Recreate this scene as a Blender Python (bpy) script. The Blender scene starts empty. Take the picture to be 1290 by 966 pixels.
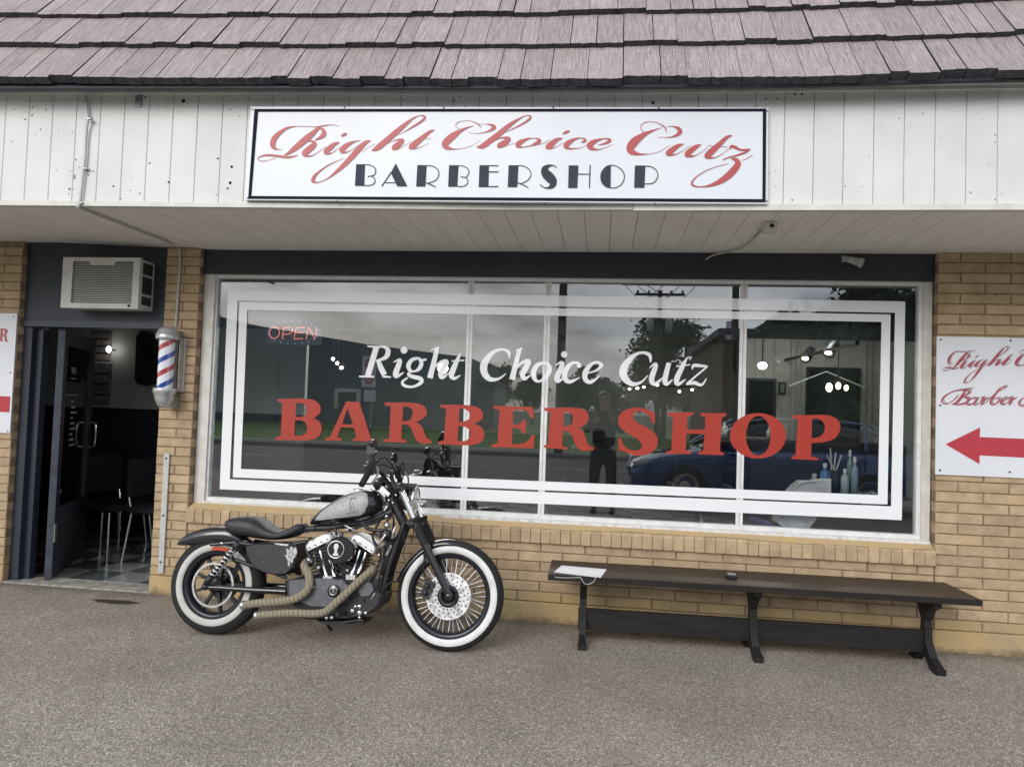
import bpy, bmesh, math, random
from mathutils import Vector, Matrix
R = math.radians
rnd = random.Random(7)
scene = bpy.context.scene
col = scene.collection

# ---------------------------------------------------------------- camera
F, CX, CY = 890.85, 645.0, 483.0                   # photograph 1290 x 966
CAM = Vector((0.0, -4.9035, 1.4441)); YAW, PIT, ROL = -0.1286, 0.0377, 0.0347
fw = Vector((math.sin(YAW)*math.cos(PIT), math.cos(YAW)*math.cos(PIT), math.sin(PIT)))
_r = Vector((math.cos(YAW), -math.sin(YAW), 0)); _u = _r.cross(fw)
rt = math.cos(ROL)*_r + math.sin(ROL)*_u; up = -math.sin(ROL)*_r + math.cos(ROL)*_u
cd = bpy.data.cameras.new('camera'); cam = bpy.data.objects.new('camera', cd); col.objects.link(cam)
cam.matrix_world = Matrix((( rt.x, up.x, -fw.x, CAM.x), (rt.y, up.y, -fw.y, CAM.y), (rt.z, up.z, -fw.z, CAM.z), (0, 0, 0, 1)))
cd.sensor_width = 36; cd.lens = F/1290*36; cd.clip_start = 0.05; cd.clip_end = 2000
scene.camera = cam

def ray(px, py): return fw + rt*((px-CX)/F) - up*((py-CY)/F)
def at(px, py, y=0.0):
    d = ray(px, py); return CAM + d*((y-CAM.y)/d.y)
def atz(px, py, z=0.0):
    d = ray(px, py); return CAM + d*((z-CAM.z)/d.z)
YG = 0.099                                          # the shop window's glass
def refl(px, py, y):                                # a point of the street seen mirrored in that glass
    p = at(px, py, 2*YG - y); return Vector((p.x, y, p.z))

# ---------------------------------------------------------------- world, sun
w = bpy.data.worlds.new('World'); scene.world = w; w.use_nodes = True
nt = w.node_tree; N = nt.nodes; L = nt.links
SUN_EL, SUN_ROT = R(27), R(202)
sky = N.new('ShaderNodeTexSky'); sky.sky_type = 'NISHITA'; sky.sun_disc = False
sky.sun_elevation = SUN_EL; sky.sun_rotation = SUN_ROT; sky.dust_density = 2.0
tc = N.new('ShaderNodeTexCoord'); mp = N.new('ShaderNodeMapping'); mp.inputs['Scale'].default_value = (1.0, 1.0, 3.4)
n1 = N.new('ShaderNodeTexNoise'); n1.inputs['Scale'].default_value = 2.6; n1.inputs['Detail'].default_value = 8; n1.inputs['Roughness'].default_value = .55
cr = N.new('ShaderNodeValToRGB')
cr.color_ramp.elements[0].position = .41; cr.color_ramp.elements[0].color = (2.1, 2.45, 3.1, 1)
cr.color_ramp.elements[1].position = .60; cr.color_ramp.elements[1].color = (9.5, 9.9, 10.6, 1)
mx = N.new('ShaderNodeMix'); mx.data_type = 'RGBA'; mx.inputs[0].default_value = .86
L.new(tc.outputs['Generated'], mp.inputs['Vector']); L.new(mp.outputs[0], n1.inputs['Vector']); L.new(n1.outputs['Fac'], cr.inputs[0])
L.new(sky.outputs[0], mx.inputs[6]); L.new(cr.outputs[0], mx.inputs[7])
bgn = N['Background'] if 'Background' in N else N.new('ShaderNodeBackground')
L.new(mx.outputs[2], bgn.inputs['Color']); bgn.inputs['Strength'].default_value = 0.14
sl = bpy.data.lights.new('sun', 'SUN'); sl.energy = 1.35; sl.angle = R(30); sl.color = (1, .97, .93)
so = bpy.data.objects.new('sun', sl); col.objects.link(so)
sd = Vector((math.sin(SUN_ROT)*math.cos(SUN_EL), math.cos(SUN_ROT)*math.cos(SUN_EL), math.sin(SUN_EL)))
so.rotation_euler = sd.to_track_quat('Z', 'Y').to_euler(); so.location = (0, -20, 30)
scene.view_settings.view_transform = 'Standard'; scene.view_settings.look = 'None'
scene.view_settings.exposure = 0.52; scene.view_settings.gamma = 1.0

# ---------------------------------------------------------------- materials
MATS = {}
def mat(name, c, rough=.6, metal=0., c2=None, sc=6., bump=0., bsc=150., spec=.5, objvar=0., emis=None, es=0., stretch=(1,1,1), lo=.35, hi=.65, coat=0., obj_coord=False):
    if name in MATS: return MATS[name]
    m = bpy.data.materials.new(name); MATS[name] = m; m.use_nodes = True
    t = m.node_tree; n = t.nodes; l = t.links; b = n['Principled BSDF']
    b.inputs['Base Color'].default_value = (*c, 1); b.inputs['Roughness'].default_value = rough
    b.inputs['Metallic'].default_value = metal; b.inputs['Specular IOR Level'].default_value = spec
    b.inputs['Coat Weight'].default_value = coat
    if emis: b.inputs['Emission Color'].default_value = (*emis, 1); b.inputs['Emission Strength'].default_value = es
    src = None
    if obj_coord:
        tcn = n.new('ShaderNodeTexCoord'); vec = tcn.outputs['Object']
    else:
        g = n.new('ShaderNodeNewGeometry'); vec = g.outputs['Position']
    mpn = n.new('ShaderNodeMapping'); mpn.inputs['Scale'].default_value = stretch; l.new(vec, mpn.inputs['Vector']); vec = mpn.outputs[0]
    if c2:
        nz = n.new('ShaderNodeTexNoise'); nz.inputs['Scale'].default_value = sc; nz.inputs['Detail'].default_value = 6; nz.inputs['Roughness'].default_value = .6
        l.new(vec, nz.inputs['Vector'])
        r = n.new('ShaderNodeValToRGB'); r.color_ramp.elements[0].position = lo; r.color_ramp.elements[1].position = hi
        r.color_ramp.elements[0].color = (*c, 1); r.color_ramp.elements[1].color = (*c2, 1)
        l.new(nz.outputs['Fac'], r.inputs[0]); src = r.outputs[0]
    if objvar:
        oi = n.new('ShaderNodeObjectInfo'); mr = n.new('ShaderNodeMapRange')
        mr.inputs['To Min'].default_value = 1-objvar; mr.inputs['To Max'].default_value = 1+objvar
        l.new(oi.outputs['Random'], mr.inputs['Value'])
        hs = n.new('ShaderNodeHueSaturation')
        if src: l.new(src, hs.inputs['Color'])
        else: hs.inputs['Color'].default_value = (*c, 1)
        l.new(mr.outputs[0], hs.inputs['Value']); src = hs.outputs[0]
    if src: l.new(src, b.inputs['Base Color'])
    if bump:
        nb = n.new('ShaderNodeTexNoise'); nb.inputs['Scale'].default_value = bsc; nb.inputs['Detail'].default_value = 4; l.new(vec, nb.inputs['Vector'])
        bp_ = n.new('ShaderNodeBump'); bp_.inputs['Strength'].default_value = bump; bp_.inputs['Distance'].default_value = .01
        l.new(nb.outputs['Fac'], bp_.inputs['Height']); l.new(bp_.outputs[0], b.inputs['Normal'])
    return m

def add_speckle(m, c, sc, thr, src_scale=None):
    """dark specks (mildew, chips) with a shape of their own"""
    t = m.node_tree; n = t.nodes; l = t.links; b = n['Principled BSDF']
    g = n.new('ShaderNodeNewGeometry'); v = n.new('ShaderNodeTexVoronoi'); v.inputs['Scale'].default_value = sc; l.new(g.outputs['Position'], v.inputs['Vector'])
    nz = n.new('ShaderNodeTexNoise'); nz.inputs['Scale'].default_value = 1.7; nz.inputs['Detail'].default_value = 2; l.new(g.outputs['Position'], nz.inputs['Vector'])
    wn = n.new('ShaderNodeSeparateColor'); l.new(v.outputs['Color'], wn.inputs[0])
    mul = n.new('ShaderNodeMath'); mul.operation = 'MULTIPLY'; l.new(wn.outputs[0], mul.inputs[0]); l.new(nz.outputs['Fac'], mul.inputs[1])
    mul2 = n.new('ShaderNodeMath'); mul2.operation = 'MULTIPLY'; mul2.inputs[1].default_value = thr; l.new(mul.outputs[0], mul2.inputs[0])
    sb = n.new('ShaderNodeMath'); sb.operation = 'SUBTRACT'; sb.inputs[1].default_value = thr*.33; l.new(mul2.outputs[0], sb.inputs[0])
    lt = n.new('ShaderNodeMath'); lt.operation = 'LESS_THAN'; l.new(v.outputs['Distance'], lt.inputs[0]); l.new(sb.outputs[0], lt.inputs[1])
    mxx = n.new('ShaderNodeMix'); mxx.data_type = 'RGBA'
    old = b.inputs['Base Color'].links[0].from_socket if b.inputs['Base Color'].links else None
    if old: l.new(old, mxx.inputs[6])
    else: mxx.inputs[6].default_value = b.inputs['Base Color'].default_value
    mxx.inputs[7].default_value = (*c, 1); l.new(lt.outputs[0], mxx.inputs[0]); l.new(mxx.outputs[2], b.inputs['Base Color'])

def glass_mat(name, ior=1.55, tint=(.86,.9,.9), wav=.0):
    m = bpy.data.materials.new(name); m.use_nodes = True; t = m.node_tree; n = t.nodes; l = t.links
    n.remove(n['Principled BSDF']); out = n['Material Output']
    tr = n.new('ShaderNodeBsdfTransparent'); tr.inputs[0].default_value = (*tint, 1)
    gl = n.new('ShaderNodeBsdfGlossy'); gl.inputs['Roughness'].default_value = 0.0
    fr = n.new('ShaderNodeFresnel'); gg = n.new('ShaderNodeNewGeometry'); mrr = n.new('ShaderNodeMapRange')   # same index seen from either side of the pane
    mrr.inputs['To Min'].default_value = ior; mrr.inputs['To Max'].default_value = 1/ior; l.new(gg.outputs['Backfacing'], mrr.inputs['Value']); l.new(mrr.outputs[0], fr.inputs[0])
    mxn = n.new('ShaderNodeMixShader'); l.new(fr.outputs[0], mxn.inputs[0]); l.new(tr.outputs[0], mxn.inputs[1]); l.new(gl.outputs[0], mxn.inputs[2]); l.new(mxn.outputs[0], out.inputs[0])
    if wav:
        g = n.new('ShaderNodeNewGeometry'); nz = n.new('ShaderNodeTexNoise'); nz.inputs['Scale'].default_value = 1.1; l.new(g.outputs['Position'], nz.inputs['Vector'])
        b = n.new('ShaderNodeBump'); b.inputs['Strength'].default_value = wav; b.inputs['Distance'].default_value = .004; l.new(nz.outputs['Fac'], b.inputs['Height'])
        l.new(b.outputs[0], gl.inputs['Normal'])
    return m

BRICK = mat('tan_brick', (.36,.26,.155), .85, c2=(.49,.365,.225), sc=9, bump=.5, bsc=220, objvar=.10)
OCHRE = mat('ochre_painted_brick', (.47,.335,.155), .8, c2=(.36,.275,.16), sc=3.3, bump=.5, bsc=120, objvar=.06)
MORTAR = mat('mortar', (.16,.115,.07), .95, c2=(.30,.225,.145), sc=14, bump=.6, bsc=180)
SILLP = mat('ochre_sill_paint', (.50,.34,.155), .8, c2=(.44,.34,.20), sc=6, bump=.3, bsc=90)
SHING = mat('shingle', (.30,.247,.240), .9, c2=(.52,.445,.432), sc=22, bump=1.2, bsc=60, objvar=.10, stretch=(7,.32,.32), lo=.34, hi=.66)
SHEDGE = mat('shingle_butt', (.030,.031,.042), .9, c2=(.06,.06,.07), sc=30, bump=.6, bsc=90)
FASC = mat('white_siding', (.60,.60,.585), .6, c2=(.67,.67,.655), sc=3, bump=.12, bsc=60, objvar=.015)
add_speckle(FASC, (.15,.15,.14), 34, .88)
def add_splash(m, c, h, amp):
    """dirt splashed up from the ground, with a ragged upper edge"""
    t = m.node_tree; n = t.nodes; l = t.links; b = n['Principled BSDF']
    g = n.new('ShaderNodeNewGeometry'); sp = n.new('ShaderNodeSeparateXYZ'); l.new(g.outputs['Position'], sp.inputs[0])
    nz = n.new('ShaderNodeTexNoise'); nz.inputs['Scale'].default_value = 7; nz.inputs['Detail'].default_value = 8; nz.inputs['Roughness'].default_value = .7; l.new(g.outputs['Position'], nz.inputs['Vector'])
    ma = n.new('ShaderNodeMath'); ma.operation = 'MULTIPLY_ADD'; ma.inputs[1].default_value = -amp; l.new(nz.outputs['Fac'], ma.inputs[0]); l.new(sp.outputs['Z'], ma.inputs[2])
    mr = n.new('ShaderNodeMapRange'); mr.inputs['From Min'].default_value = h; mr.inputs['From Max'].default_value = h-.05; mr.inputs['To Max'].default_value = .75; l.new(ma.outputs[0], mr.inputs['Value'])
    mx_ = n.new('ShaderNodeMix'); mx_.data_type = 'RGBA'; l.new(b.inputs['Base Color'].links[0].from_socket, mx_.inputs[6]); mx_.inputs[7].default_value = (*c, 1); l.new(mr.outputs[0], mx_.inputs[0]); l.new(mx_.outputs[2], b.inputs['Base Color'])
add_splash(OCHRE, (.12,.085,.05), -.055, .20)
add_speckle(OCHRE, (.15,.10,.06), 14, .62); add_speckle(BRICK, (.17,.12,.075), 22, .50)
TRIMW = mat('white_trim', (.66,.655,.61), .6, c2=(.55,.54,.49), sc=7, bump=.2, bsc=70)
SOFF = mat('soffit_paint', (.74,.725,.69), .7, c2=(.80,.785,.75), sc=3, bump=.1, bsc=50, objvar=.02)
NAVY = mat('navy_paint', (.017,.022,.033), .5, c2=(.022,.029,.043), sc=4, bump=.1, bsc=60)
NAVYD = mat('navy_door_paint', (.020,.023,.031), .4, c2=(.028,.032,.042), sc=8, bump=.1)
ALU = mat('aluminium_frame', (.66,.65,.61), .45, .1, c2=(.56,.54,.49), sc=11, bump=.1, bsc=120)
MULL = mat('white_mullion', (.74,.75,.76), .4, 0, c2=(.62,.62,.60), sc=14)
VINW = mat('white_vinyl', (.84,.855,.88), .35, spec=.5, coat=1.); VINW.node_tree.nodes['Principled BSDF'].inputs['Coat IOR'].default_value = 1.75
VINR = mat('red_vinyl', (.37,.040,.024), .4, spec=.4)
SIGNW = mat('sign_white', (.68,.70,.745), .4, c2=(.64,.665,.70), sc=2)
SIGNR = mat('sign_red', (.40,.065,.065), .45)
SIGNG = mat('sign_grey', (.045,.048,.062), .7, spec=.2)
SIGNK = mat('sign_border', (.012,.013,.022), .8, spec=.1)
GALV = mat('galvanised', (.42,.44,.45), .42, .7, c2=(.30,.31,.32), sc=20)
GREYP = mat('grey_paint', (.50,.50,.48), .5, .1, c2=(.42,.42,.40), sc=20)
ACW = mat('ac_white', (.60,.60,.57), .5, c2=(.52,.51,.47), sc=9)
ACG = mat('ac_grille', (.075,.07,.062), .7, spec=.2)
DARK = mat('dark_void', (.012,.012,.014), .8)
CHROME = mat('chrome', (.82,.82,.83), .12, 1.0)
CHROMER = mat('brushed_metal', (.62,.62,.62), .32, .9, c2=(.45,.45,.45), sc=40)
BLK = mat('black_gloss', (.012,.012,.014), .22, coat=.5)
BLKM = mat('black_metal', (.018,.018,.021), .42, .2, c2=(.03,.03,.034), sc=30)
RUB = mat('tyre_rubber', (.014,.014,.015), .8, c2=(.026,.025,.024), sc=30, bump=.2, bsc=300, spec=.3)
WWALL = mat('whitewall', (.68,.68,.67), .6, c2=(.52,.505,.48), sc=13, lo=.42, hi=.75)
WWALL2 = mat('whitewall_dusty', (.52,.51,.48), .7, c2=(.44,.43,.40), sc=14)
LEA = mat('seat_vinyl', (.022,.022,.026), .5, bump=.15, bsc=300)
SILV = mat('silver_leaf_panel', (.27,.27,.275), .5, .1, c2=(.44,.44,.435), sc=60, bump=.1, bsc=90, lo=.3, hi=.7)
CASE = mat('engine_grey', (.10,.105,.115), .38, .6, c2=(.14,.145,.155), sc=30)
BENCHK = mat('bench_black_paint', (.010,.0095,.0095), .5, c2=(.020,.018,.017), sc=9, spec=.3, stretch=(.3,4,4), bump=.15, bsc=60)
BENCHT = mat('bench_top_brown', (.022,.016,.012), .45, c2=(.046,.033,.024), sc=14, spec=.35, lo=.4, hi=.6, stretch=(.5,9,4), bump=.15, bsc=60)
PAPER = mat('paper', (.80,.80,.82), .7)
ORANGE = mat('orange_reflector', (.5,.06,.02), .25)
GLASS = glass_mat('window_glass', 2.15, (.93,.95,.95))
GLASSD = glass_mat('door_glass', 1.5, (.45,.47,.5))

def exhaust_wrap():
    m = bpy.data.materials.new('exhaust_wrap'); m.use_nodes = True; t = m.node_tree; n = t.nodes; l = t.links; b = n['Principled BSDF']
    g = n.new('ShaderNodeNewGeometry'); wv = n.new('ShaderNodeTexWave'); wv.inputs['Scale'].default_value = 13; wv.inputs['Distortion'].default_value = 2.5
    mpn = n.new('ShaderNodeMapping'); mpn.inputs['Rotation'].default_value = (0, R(20), 0)
    l.new(g.outputs['Position'], mpn.inputs[0]); l.new(mpn.outputs[0], wv.inputs[0])
    r = n.new('ShaderNodeValToRGB'); r.color_ramp.elements[0].color = (.15,.125,.085,1); r.color_ramp.elements[1].color = (.25,.215,.15,1); r.color_ramp.elements[1].position = .45
    l.new(wv.outputs['Fac'], r.inputs[0]); l.new(r.outputs[0], b.inputs['Base Color']); b.inputs['Roughness'].default_value = .9
    bm_ = n.new('ShaderNodeBump'); bm_.inputs['Strength'].default_value = .4; bm_.inputs['Distance'].default_value = .004; l.new(wv.outputs['Fac'], bm_.inputs['Height']); l.new(bm_.outputs[0], b.inputs['Normal'])
    return m
WRAP = exhaust_wrap()

def ground_mat(name, cols, scale, bumps=.6, wet=True):
    m = bpy.data.materials.new(name); m.use_nodes = True; t = m.node_tree; n = t.nodes; l = t.links; b = n['Principled BSDF']
    g = n.new('ShaderNodeNewGeometry'); v = n.new('ShaderNodeTexVoronoi'); v.inputs['Scale'].default_value = scale; l.new(g.outputs['Position'], v.inputs['Vector'])
    sp = n.new('ShaderNodeSeparateColor'); l.new(v.outputs['Color'], sp.inputs[0])
    r = n.new('ShaderNodeValToRGB'); e = r.color_ramp.elements
    while len(e) > 1: e.remove(e[-1])
    e[0].position = 0; e[0].color = (*cols[0], 1)
    for i, c in enumerate(cols[1:]): q = e.new((i+1)/(len(cols)-1)); q.color = (*c, 1)
    l.new(sp.outputs[0], r.inputs[0])
    # dark binder between the stones
    rr = n.new('ShaderNodeValToRGB'); rr.color_ramp.elements[0].position = .30; rr.color_ramp.elements[0].color = (1,1,1,1); rr.color_ramp.elements[1].position = .75; rr.color_ramp.elements[1].color = (.55,.54,.53,1)
    ml = n.new('ShaderNodeMath'); ml.operation = 'MULTIPLY'; ml.inputs[1].default_value = 1.25; l.new(v.outputs['Distance'], ml.inputs[0]); l.new(ml.outputs[0], rr.inputs[0])
    m1 = n.new('ShaderNodeMix'); m1.data_type = 'RGBA'; m1.blend_type = 'MULTIPLY'; m1.inputs[0].default_value = 1; l.new(r.outputs[0], m1.inputs[6]); l.new(rr.outputs[0], m1.inputs[7])
    nz = n.new('ShaderNodeTexNoise'); nz.inputs['Scale'].default_value = 1.3; nz.inputs['Detail'].default_value = 7; l.new(g.outputs['Position'], nz.inputs['Vector'])
    r2 = n.new('ShaderNodeValToRGB'); r2.color_ramp.elements[0].position = .3; r2.color_ramp.elements[0].color = (.80,.79,.77,1); r2.color_ramp.elements[1].position = .7; r2.color_ramp.elements[1].color = (1.08,1.08,1.08,1)
    l.new(nz.outputs['Fac'], r2.inputs[0])
    m2 = n.new('ShaderNodeMix'); m2.data_type = 'RGBA'; m2.blend_type = 'MULTIPLY'; m2.inputs[0].default_value = 1; l.new(m1.outputs[2], m2.inputs[6]); l.new(r2.outputs[0], m2.inputs[7])
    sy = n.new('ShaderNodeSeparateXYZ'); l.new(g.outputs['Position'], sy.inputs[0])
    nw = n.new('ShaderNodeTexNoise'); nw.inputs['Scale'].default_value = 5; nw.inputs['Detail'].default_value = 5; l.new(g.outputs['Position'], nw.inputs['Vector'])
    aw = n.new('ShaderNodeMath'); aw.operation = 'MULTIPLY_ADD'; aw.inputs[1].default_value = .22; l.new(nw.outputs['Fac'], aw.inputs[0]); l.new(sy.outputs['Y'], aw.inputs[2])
    rw_ = n.new('ShaderNodeMapRange'); rw_.inputs['From Min'].default_value = -.06; rw_.inputs['From Max'].default_value = .10; rw_.inputs['To Max'].default_value = .62; l.new(aw.outputs[0], rw_.inputs['Value'])  # band along the wall foot: debris plus the wall's shade, painted into the colour
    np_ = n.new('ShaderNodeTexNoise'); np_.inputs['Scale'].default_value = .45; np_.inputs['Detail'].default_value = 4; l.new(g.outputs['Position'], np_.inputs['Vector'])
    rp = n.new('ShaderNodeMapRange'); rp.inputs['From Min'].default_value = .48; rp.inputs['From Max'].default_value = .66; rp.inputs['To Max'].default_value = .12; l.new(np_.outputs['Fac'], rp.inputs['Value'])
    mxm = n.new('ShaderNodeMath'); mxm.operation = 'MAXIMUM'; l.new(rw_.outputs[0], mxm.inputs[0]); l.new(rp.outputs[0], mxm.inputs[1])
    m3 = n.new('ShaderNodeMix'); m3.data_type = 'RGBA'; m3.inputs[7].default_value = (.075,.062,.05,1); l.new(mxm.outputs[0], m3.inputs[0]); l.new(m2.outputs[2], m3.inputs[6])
    l.new(m3.outputs[2], b.inputs['Base Color']); b.inputs['Roughness'].default_value = .82
    bm_ = n.new('ShaderNodeBump'); bm_.inputs['Strength'].default_value = bumps; bm_.inputs['Distance'].default_value = .004; bm_.invert = True
    l.new(v.outputs['Distance'], bm_.inputs['Height']); l.new(bm_.outputs[0], b.inputs['Normal'])
    return m
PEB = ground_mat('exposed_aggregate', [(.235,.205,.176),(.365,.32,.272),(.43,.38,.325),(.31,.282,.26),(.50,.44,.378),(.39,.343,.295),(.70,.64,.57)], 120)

# ---------------------------------------------------------------- mesh helpers
OFF = {}
def V(*a): return Vector(a)
class MB:
    def __init__(s): s.v = []; s.f = []; s.mi = []; s.cur = 0; s.smooth = []
    def add(s, vs, fs, sm=False):
        o = len(s.v); s.v += [Vector(v) for v in vs]
        for f in fs: s.f.append([i+o for i in f]); s.mi.append(s.cur); s.smooth.append(sm)
        return s
    def quad(s, a, b, c, d): return s.add([a,b,c,d], [(0,1,2,3)])
    def box(s, x0, x1, y0, y1, z0, z1):
        vs = [(x,y,z) for x in (x0,x1) for y in (y0,y1) for z in (z0,z1)]
        return s.add(vs, [(0,1,3,2),(4,6,7,5),(0,4,5,1),(2,3,7,6),(0,2,6,4),(1,5,7,3)])
    def bbox(s, x0, x1, y0, y1, z0, z1, c=.004):
        """box with chamfered edges"""
        P = []; F_ = []
        def ix(sx, sy, sz, k):
            b = [x0 if sx<0 else x1, y0 if sy<0 else y1, z0 if sz<0 else z1]; s_ = (sx,sy,sz)
            for a in range(3):
                if a != k: b[a] -= s_[a]*c
            P.append(tuple(b)); return len(P)-1
        I = {(sx,sy,sz,k): ix(sx,sy,sz,k) for sx in (-1,1) for sy in (-1,1) for sz in (-1,1) for k in range(3)}
        for k in range(3):
            a, b = [q for q in range(3) if q != k]
            for sg in (-1,1):
                f = []
                for (p, q) in ((-1,-1),(1,-1),(1,1),(-1,1)):
                    t = [0,0,0]; t[k]=sg; t[a]=p; t[b]=q; f.append(I[(*t,k)])
                F_.append(f if (sg>0) != (k==1) else f[::-1])
        for k in range(3):                          # edges along axis k
            a, b = [q for q in range(3) if q != k]
            for p in (-1,1):
                for q in (-1,1):
                    t0 = [0,0,0]; t0[a]=p; t0[b]=q; t1 = list(t0); t0[k]=-1; t1[k]=1
                    F_.append([I[(*t0,a)], I[(*t1,a)], I[(*t1,b)], I[(*t0,b)]])
        for sx in (-1,1):
            for sy in (-1,1):
                for sz in (-1,1): F_.append([I[(sx,sy,sz,0)], I[(sx,sy,sz,1)], I[(sx,sy,sz,2)]])
        return s.add(P, F_)
    def obox(s, c, ax, ay, az, hx, hy, hz):
        c = Vector(c); vs = [c+ax*(i*hx)+ay*(j*hy)+az*(k*hz) for i in (-1,1) for j in (-1,1) for k in (-1,1)]
        return s.add(vs, [(0,1,3,2),(4,6,7,5),(0,4,5,1),(2,3,7,6),(0,2,6,4),(1,5,7,3)])
    def prism(s, pts, y0, y1, inset=0., axis='y'):
        """outline (x,z) swept between y0 and y1; inset chamfers both rims"""
        n = len(pts); cx = sum(p[0] for p in pts)/n; cz = sum(p[1] for p in pts)/n
        def ring(k, y): return [(cx+(p[0]-cx)*k, y, cz+(p[1]-cz)*k) for p in pts]
        if inset:
            t = min(abs(y1-y0)*.25, .012)*(1 if y1>y0 else -1)
            rings = [ring(1-inset,y0), ring(1,y0+t), ring(1,y1-t), ring(1-inset,y1)]
        else: rings = [ring(1,y0), ring(1,y1)]
        vs = [v for r in rings for v in r]; fs = []
        for k in range(len(rings)-1):
            for i in range(n): j = (i+1)%n; fs.append((k*n+i, k*n+j, (k+1)*n+j, (k+1)*n+i))
        fs.append(tuple(range(n-1,-1,-1))); fs.append(tuple((len(rings)-1)*n+i for i in range(n)))
        return s.add(vs, fs)
    def tube(s, pts, r, n=8, cap=True, sm=True):
        pts = [Vector(p) for p in pts]; rs = r if isinstance(r, (list,tuple)) else [r]*len(pts)
        prev = None; vs = []
        for i, p in enumerate(pts):
            t = (pts[min(i+1,len(pts)-1)]-pts[max(i-1,0)])
            if t.length < 1e-9: t = Vector((0,0,1))
            t.normalize()
            if prev is None: a = t.orthogonal().normalized()
            else:
                a = prev - t*prev.dot(t)
                a = a.normalized() if a.length > 1e-6 else t.orthogonal().normalized()
            prev = a; b = t.cross(a)
            for k in range(n): an = 2*math.pi*k/n; vs.append(p+(a*math.cos(an)+b*math.sin(an))*rs[i])
        fs = []
        for i in range(len(pts)-1):
            for k in range(n): j = (k+1)%n; fs.append((i*n+k, i*n+j, (i+1)*n+j, (i+1)*n+k))
        s.add(vs, fs, sm)
        if cap: s.add([vs[k] for k in range(n)], [tuple(range(n-1,-1,-1))]); s.add([vs[-n+k] for k in range(n)], [tuple(range(n))])
        return s
    def lathe(s, c, axis, prof, n=24, sm=True, closed=False):
        """prof: (radius, distance along axis)"""
        c = Vector(c); ax = Vector(axis).normalized(); a = ax.orthogonal().normalized(); b = ax.cross(a); vs = []
        for (r, h) in prof:
            for k in range(n): an = 2*math.pi*k/n; vs.append(c+ax*h+(a*math.cos(an)+b*math.sin(an))*r)
        fs = []; m = len(prof)
        for i in range(m if closed else m-1):
            i2 = (i+1)%m
            for k in range(n): j = (k+1)%n; fs.append((i*n+k, i*n+j, i2*n+j, i2*n+k))
        return s.add(vs, fs, sm)
    def sphere(s, c, r, n=12, m=8, sc=(1,1,1)):
        c = Vector(c); vs = []; fs = []
        for i in range(m+1):
            th = math.pi*i/m
            for k in range(n): an = 2*math.pi*k/n; vs.append(c+Vector((r*math.sin(th)*math.cos(an)*sc[0], r*math.sin(th)*math.sin(an)*sc[1], r*math.cos(th)*sc[2])))
        for i in range(m):
            for k in range(n): j = (k+1)%n; fs.append((i*n+k, (i+1)*n+k, (i+1)*n+j, i*n+j))
        return s.add(vs, fs, True)
    def loft(s, st, n=16, p=2.4, sm=True):
        """stations (X, ztop, zbot, halfwidth, [y centre]); superellipse section in y-z"""
        vs = []
        for q in st:
            X, zt, zb, hw = q[:4]; zc = (zt+zb)/2; h = (zt-zb)/2
            for k in range(n):
                an = 2*math.pi*k/n; c_, s_ = math.cos(an), math.sin(an)
                vs.append((X, hw*math.copysign(abs(c_)**(2/p), c_), zc+h*math.copysign(abs(s_)**(2/p), s_)))
        fs = []
        for i in range(len(st)-1):
            for k in range(n): j = (k+1)%n; fs.append((i*n+k, (i+1)*n+k, (i+1)*n+j, i*n+j))
        s.add(vs, fs, sm); m = len(st)-1
        s.add(vs[:n], [tuple(range(n))]); s.add(vs[m*n:], [tuple(range(n-1,-1,-1))]); return s
    def build(s, name, m, parent=None, own=None, fix=True):
        me = bpy.data.meshes.new(name)
        off = OFF.get(parent, Vector((0,0,0))) if parent is not None else (own or Vector((0,0,0)))
        me.from_pydata([tuple(v-off) for v in s.v], [], s.f)
        for x in (m if isinstance(m, (list,tuple)) else [m]): me.materials.append(x)
        me.polygons.foreach_set('material_index', s.mi); me.polygons.foreach_set('use_smooth', s.smooth)
        if fix:
            bm = bmesh.new(); bm.from_mesh(me); bmesh.ops.recalc_face_normals(bm, faces=bm.faces); bm.to_mesh(me); bm.free()
        me.update(); o = bpy.data.objects.new(name, me); col.objects.link(o)
        if parent is not None: o.parent = parent
        elif own: o.location = own
        OFF[o] = off
        return o
def tag(o, label=None, cat=None, group=None, kind=None):
    for k, v in (('label',label),('category',cat),('group',group),('kind',kind)):
        if v: o[k] = v
    return o
def thing(name, loc, label, cat, group=None):
    o = bpy.data.objects.new(name, None); col.objects.link(o); o.location = loc; o.empty_display_size = .1; OFF[o] = Vector(loc); return tag(o, label, cat, group)
def inst(name, me, loc, parent, rot=None, scale=None):
    o = bpy.data.objects.new(name, me); col.objects.link(o); o.parent = parent; o.location = Vector(loc)-OFF[parent]
    if rot: o.rotation_euler = rot
    if scale: o.scale = scale
    OFF[o] = Vector(loc); return o
def copy_tree(o, parent=None):
    c = o.copy(); col.objects.link(c); c.parent = parent
    for ch in o.children: copy_tree(ch, c)
    return c
def crom(pts, sub=6):
    """Catmull-Rom through the points (any dimension)"""
    if len(pts) < 3: return [tuple(p) for p in pts]
    out = []; P = [pts[0]]+list(pts)+[pts[-1]]
    for i in range(1, len(P)-2):
        for k in range(sub):
            t = k/sub; q = []
            for a, b, c, d in zip(P[i-1], P[i], P[i+1], P[i+2]):
                q.append(.5*((2*b)+(-a+c)*t+(2*a-5*b+4*c-d)*t*t+(-a+3*b-3*c+d)*t**3))
            out.append(tuple(q))
    out.append(tuple(pts[-1])); return out

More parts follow.
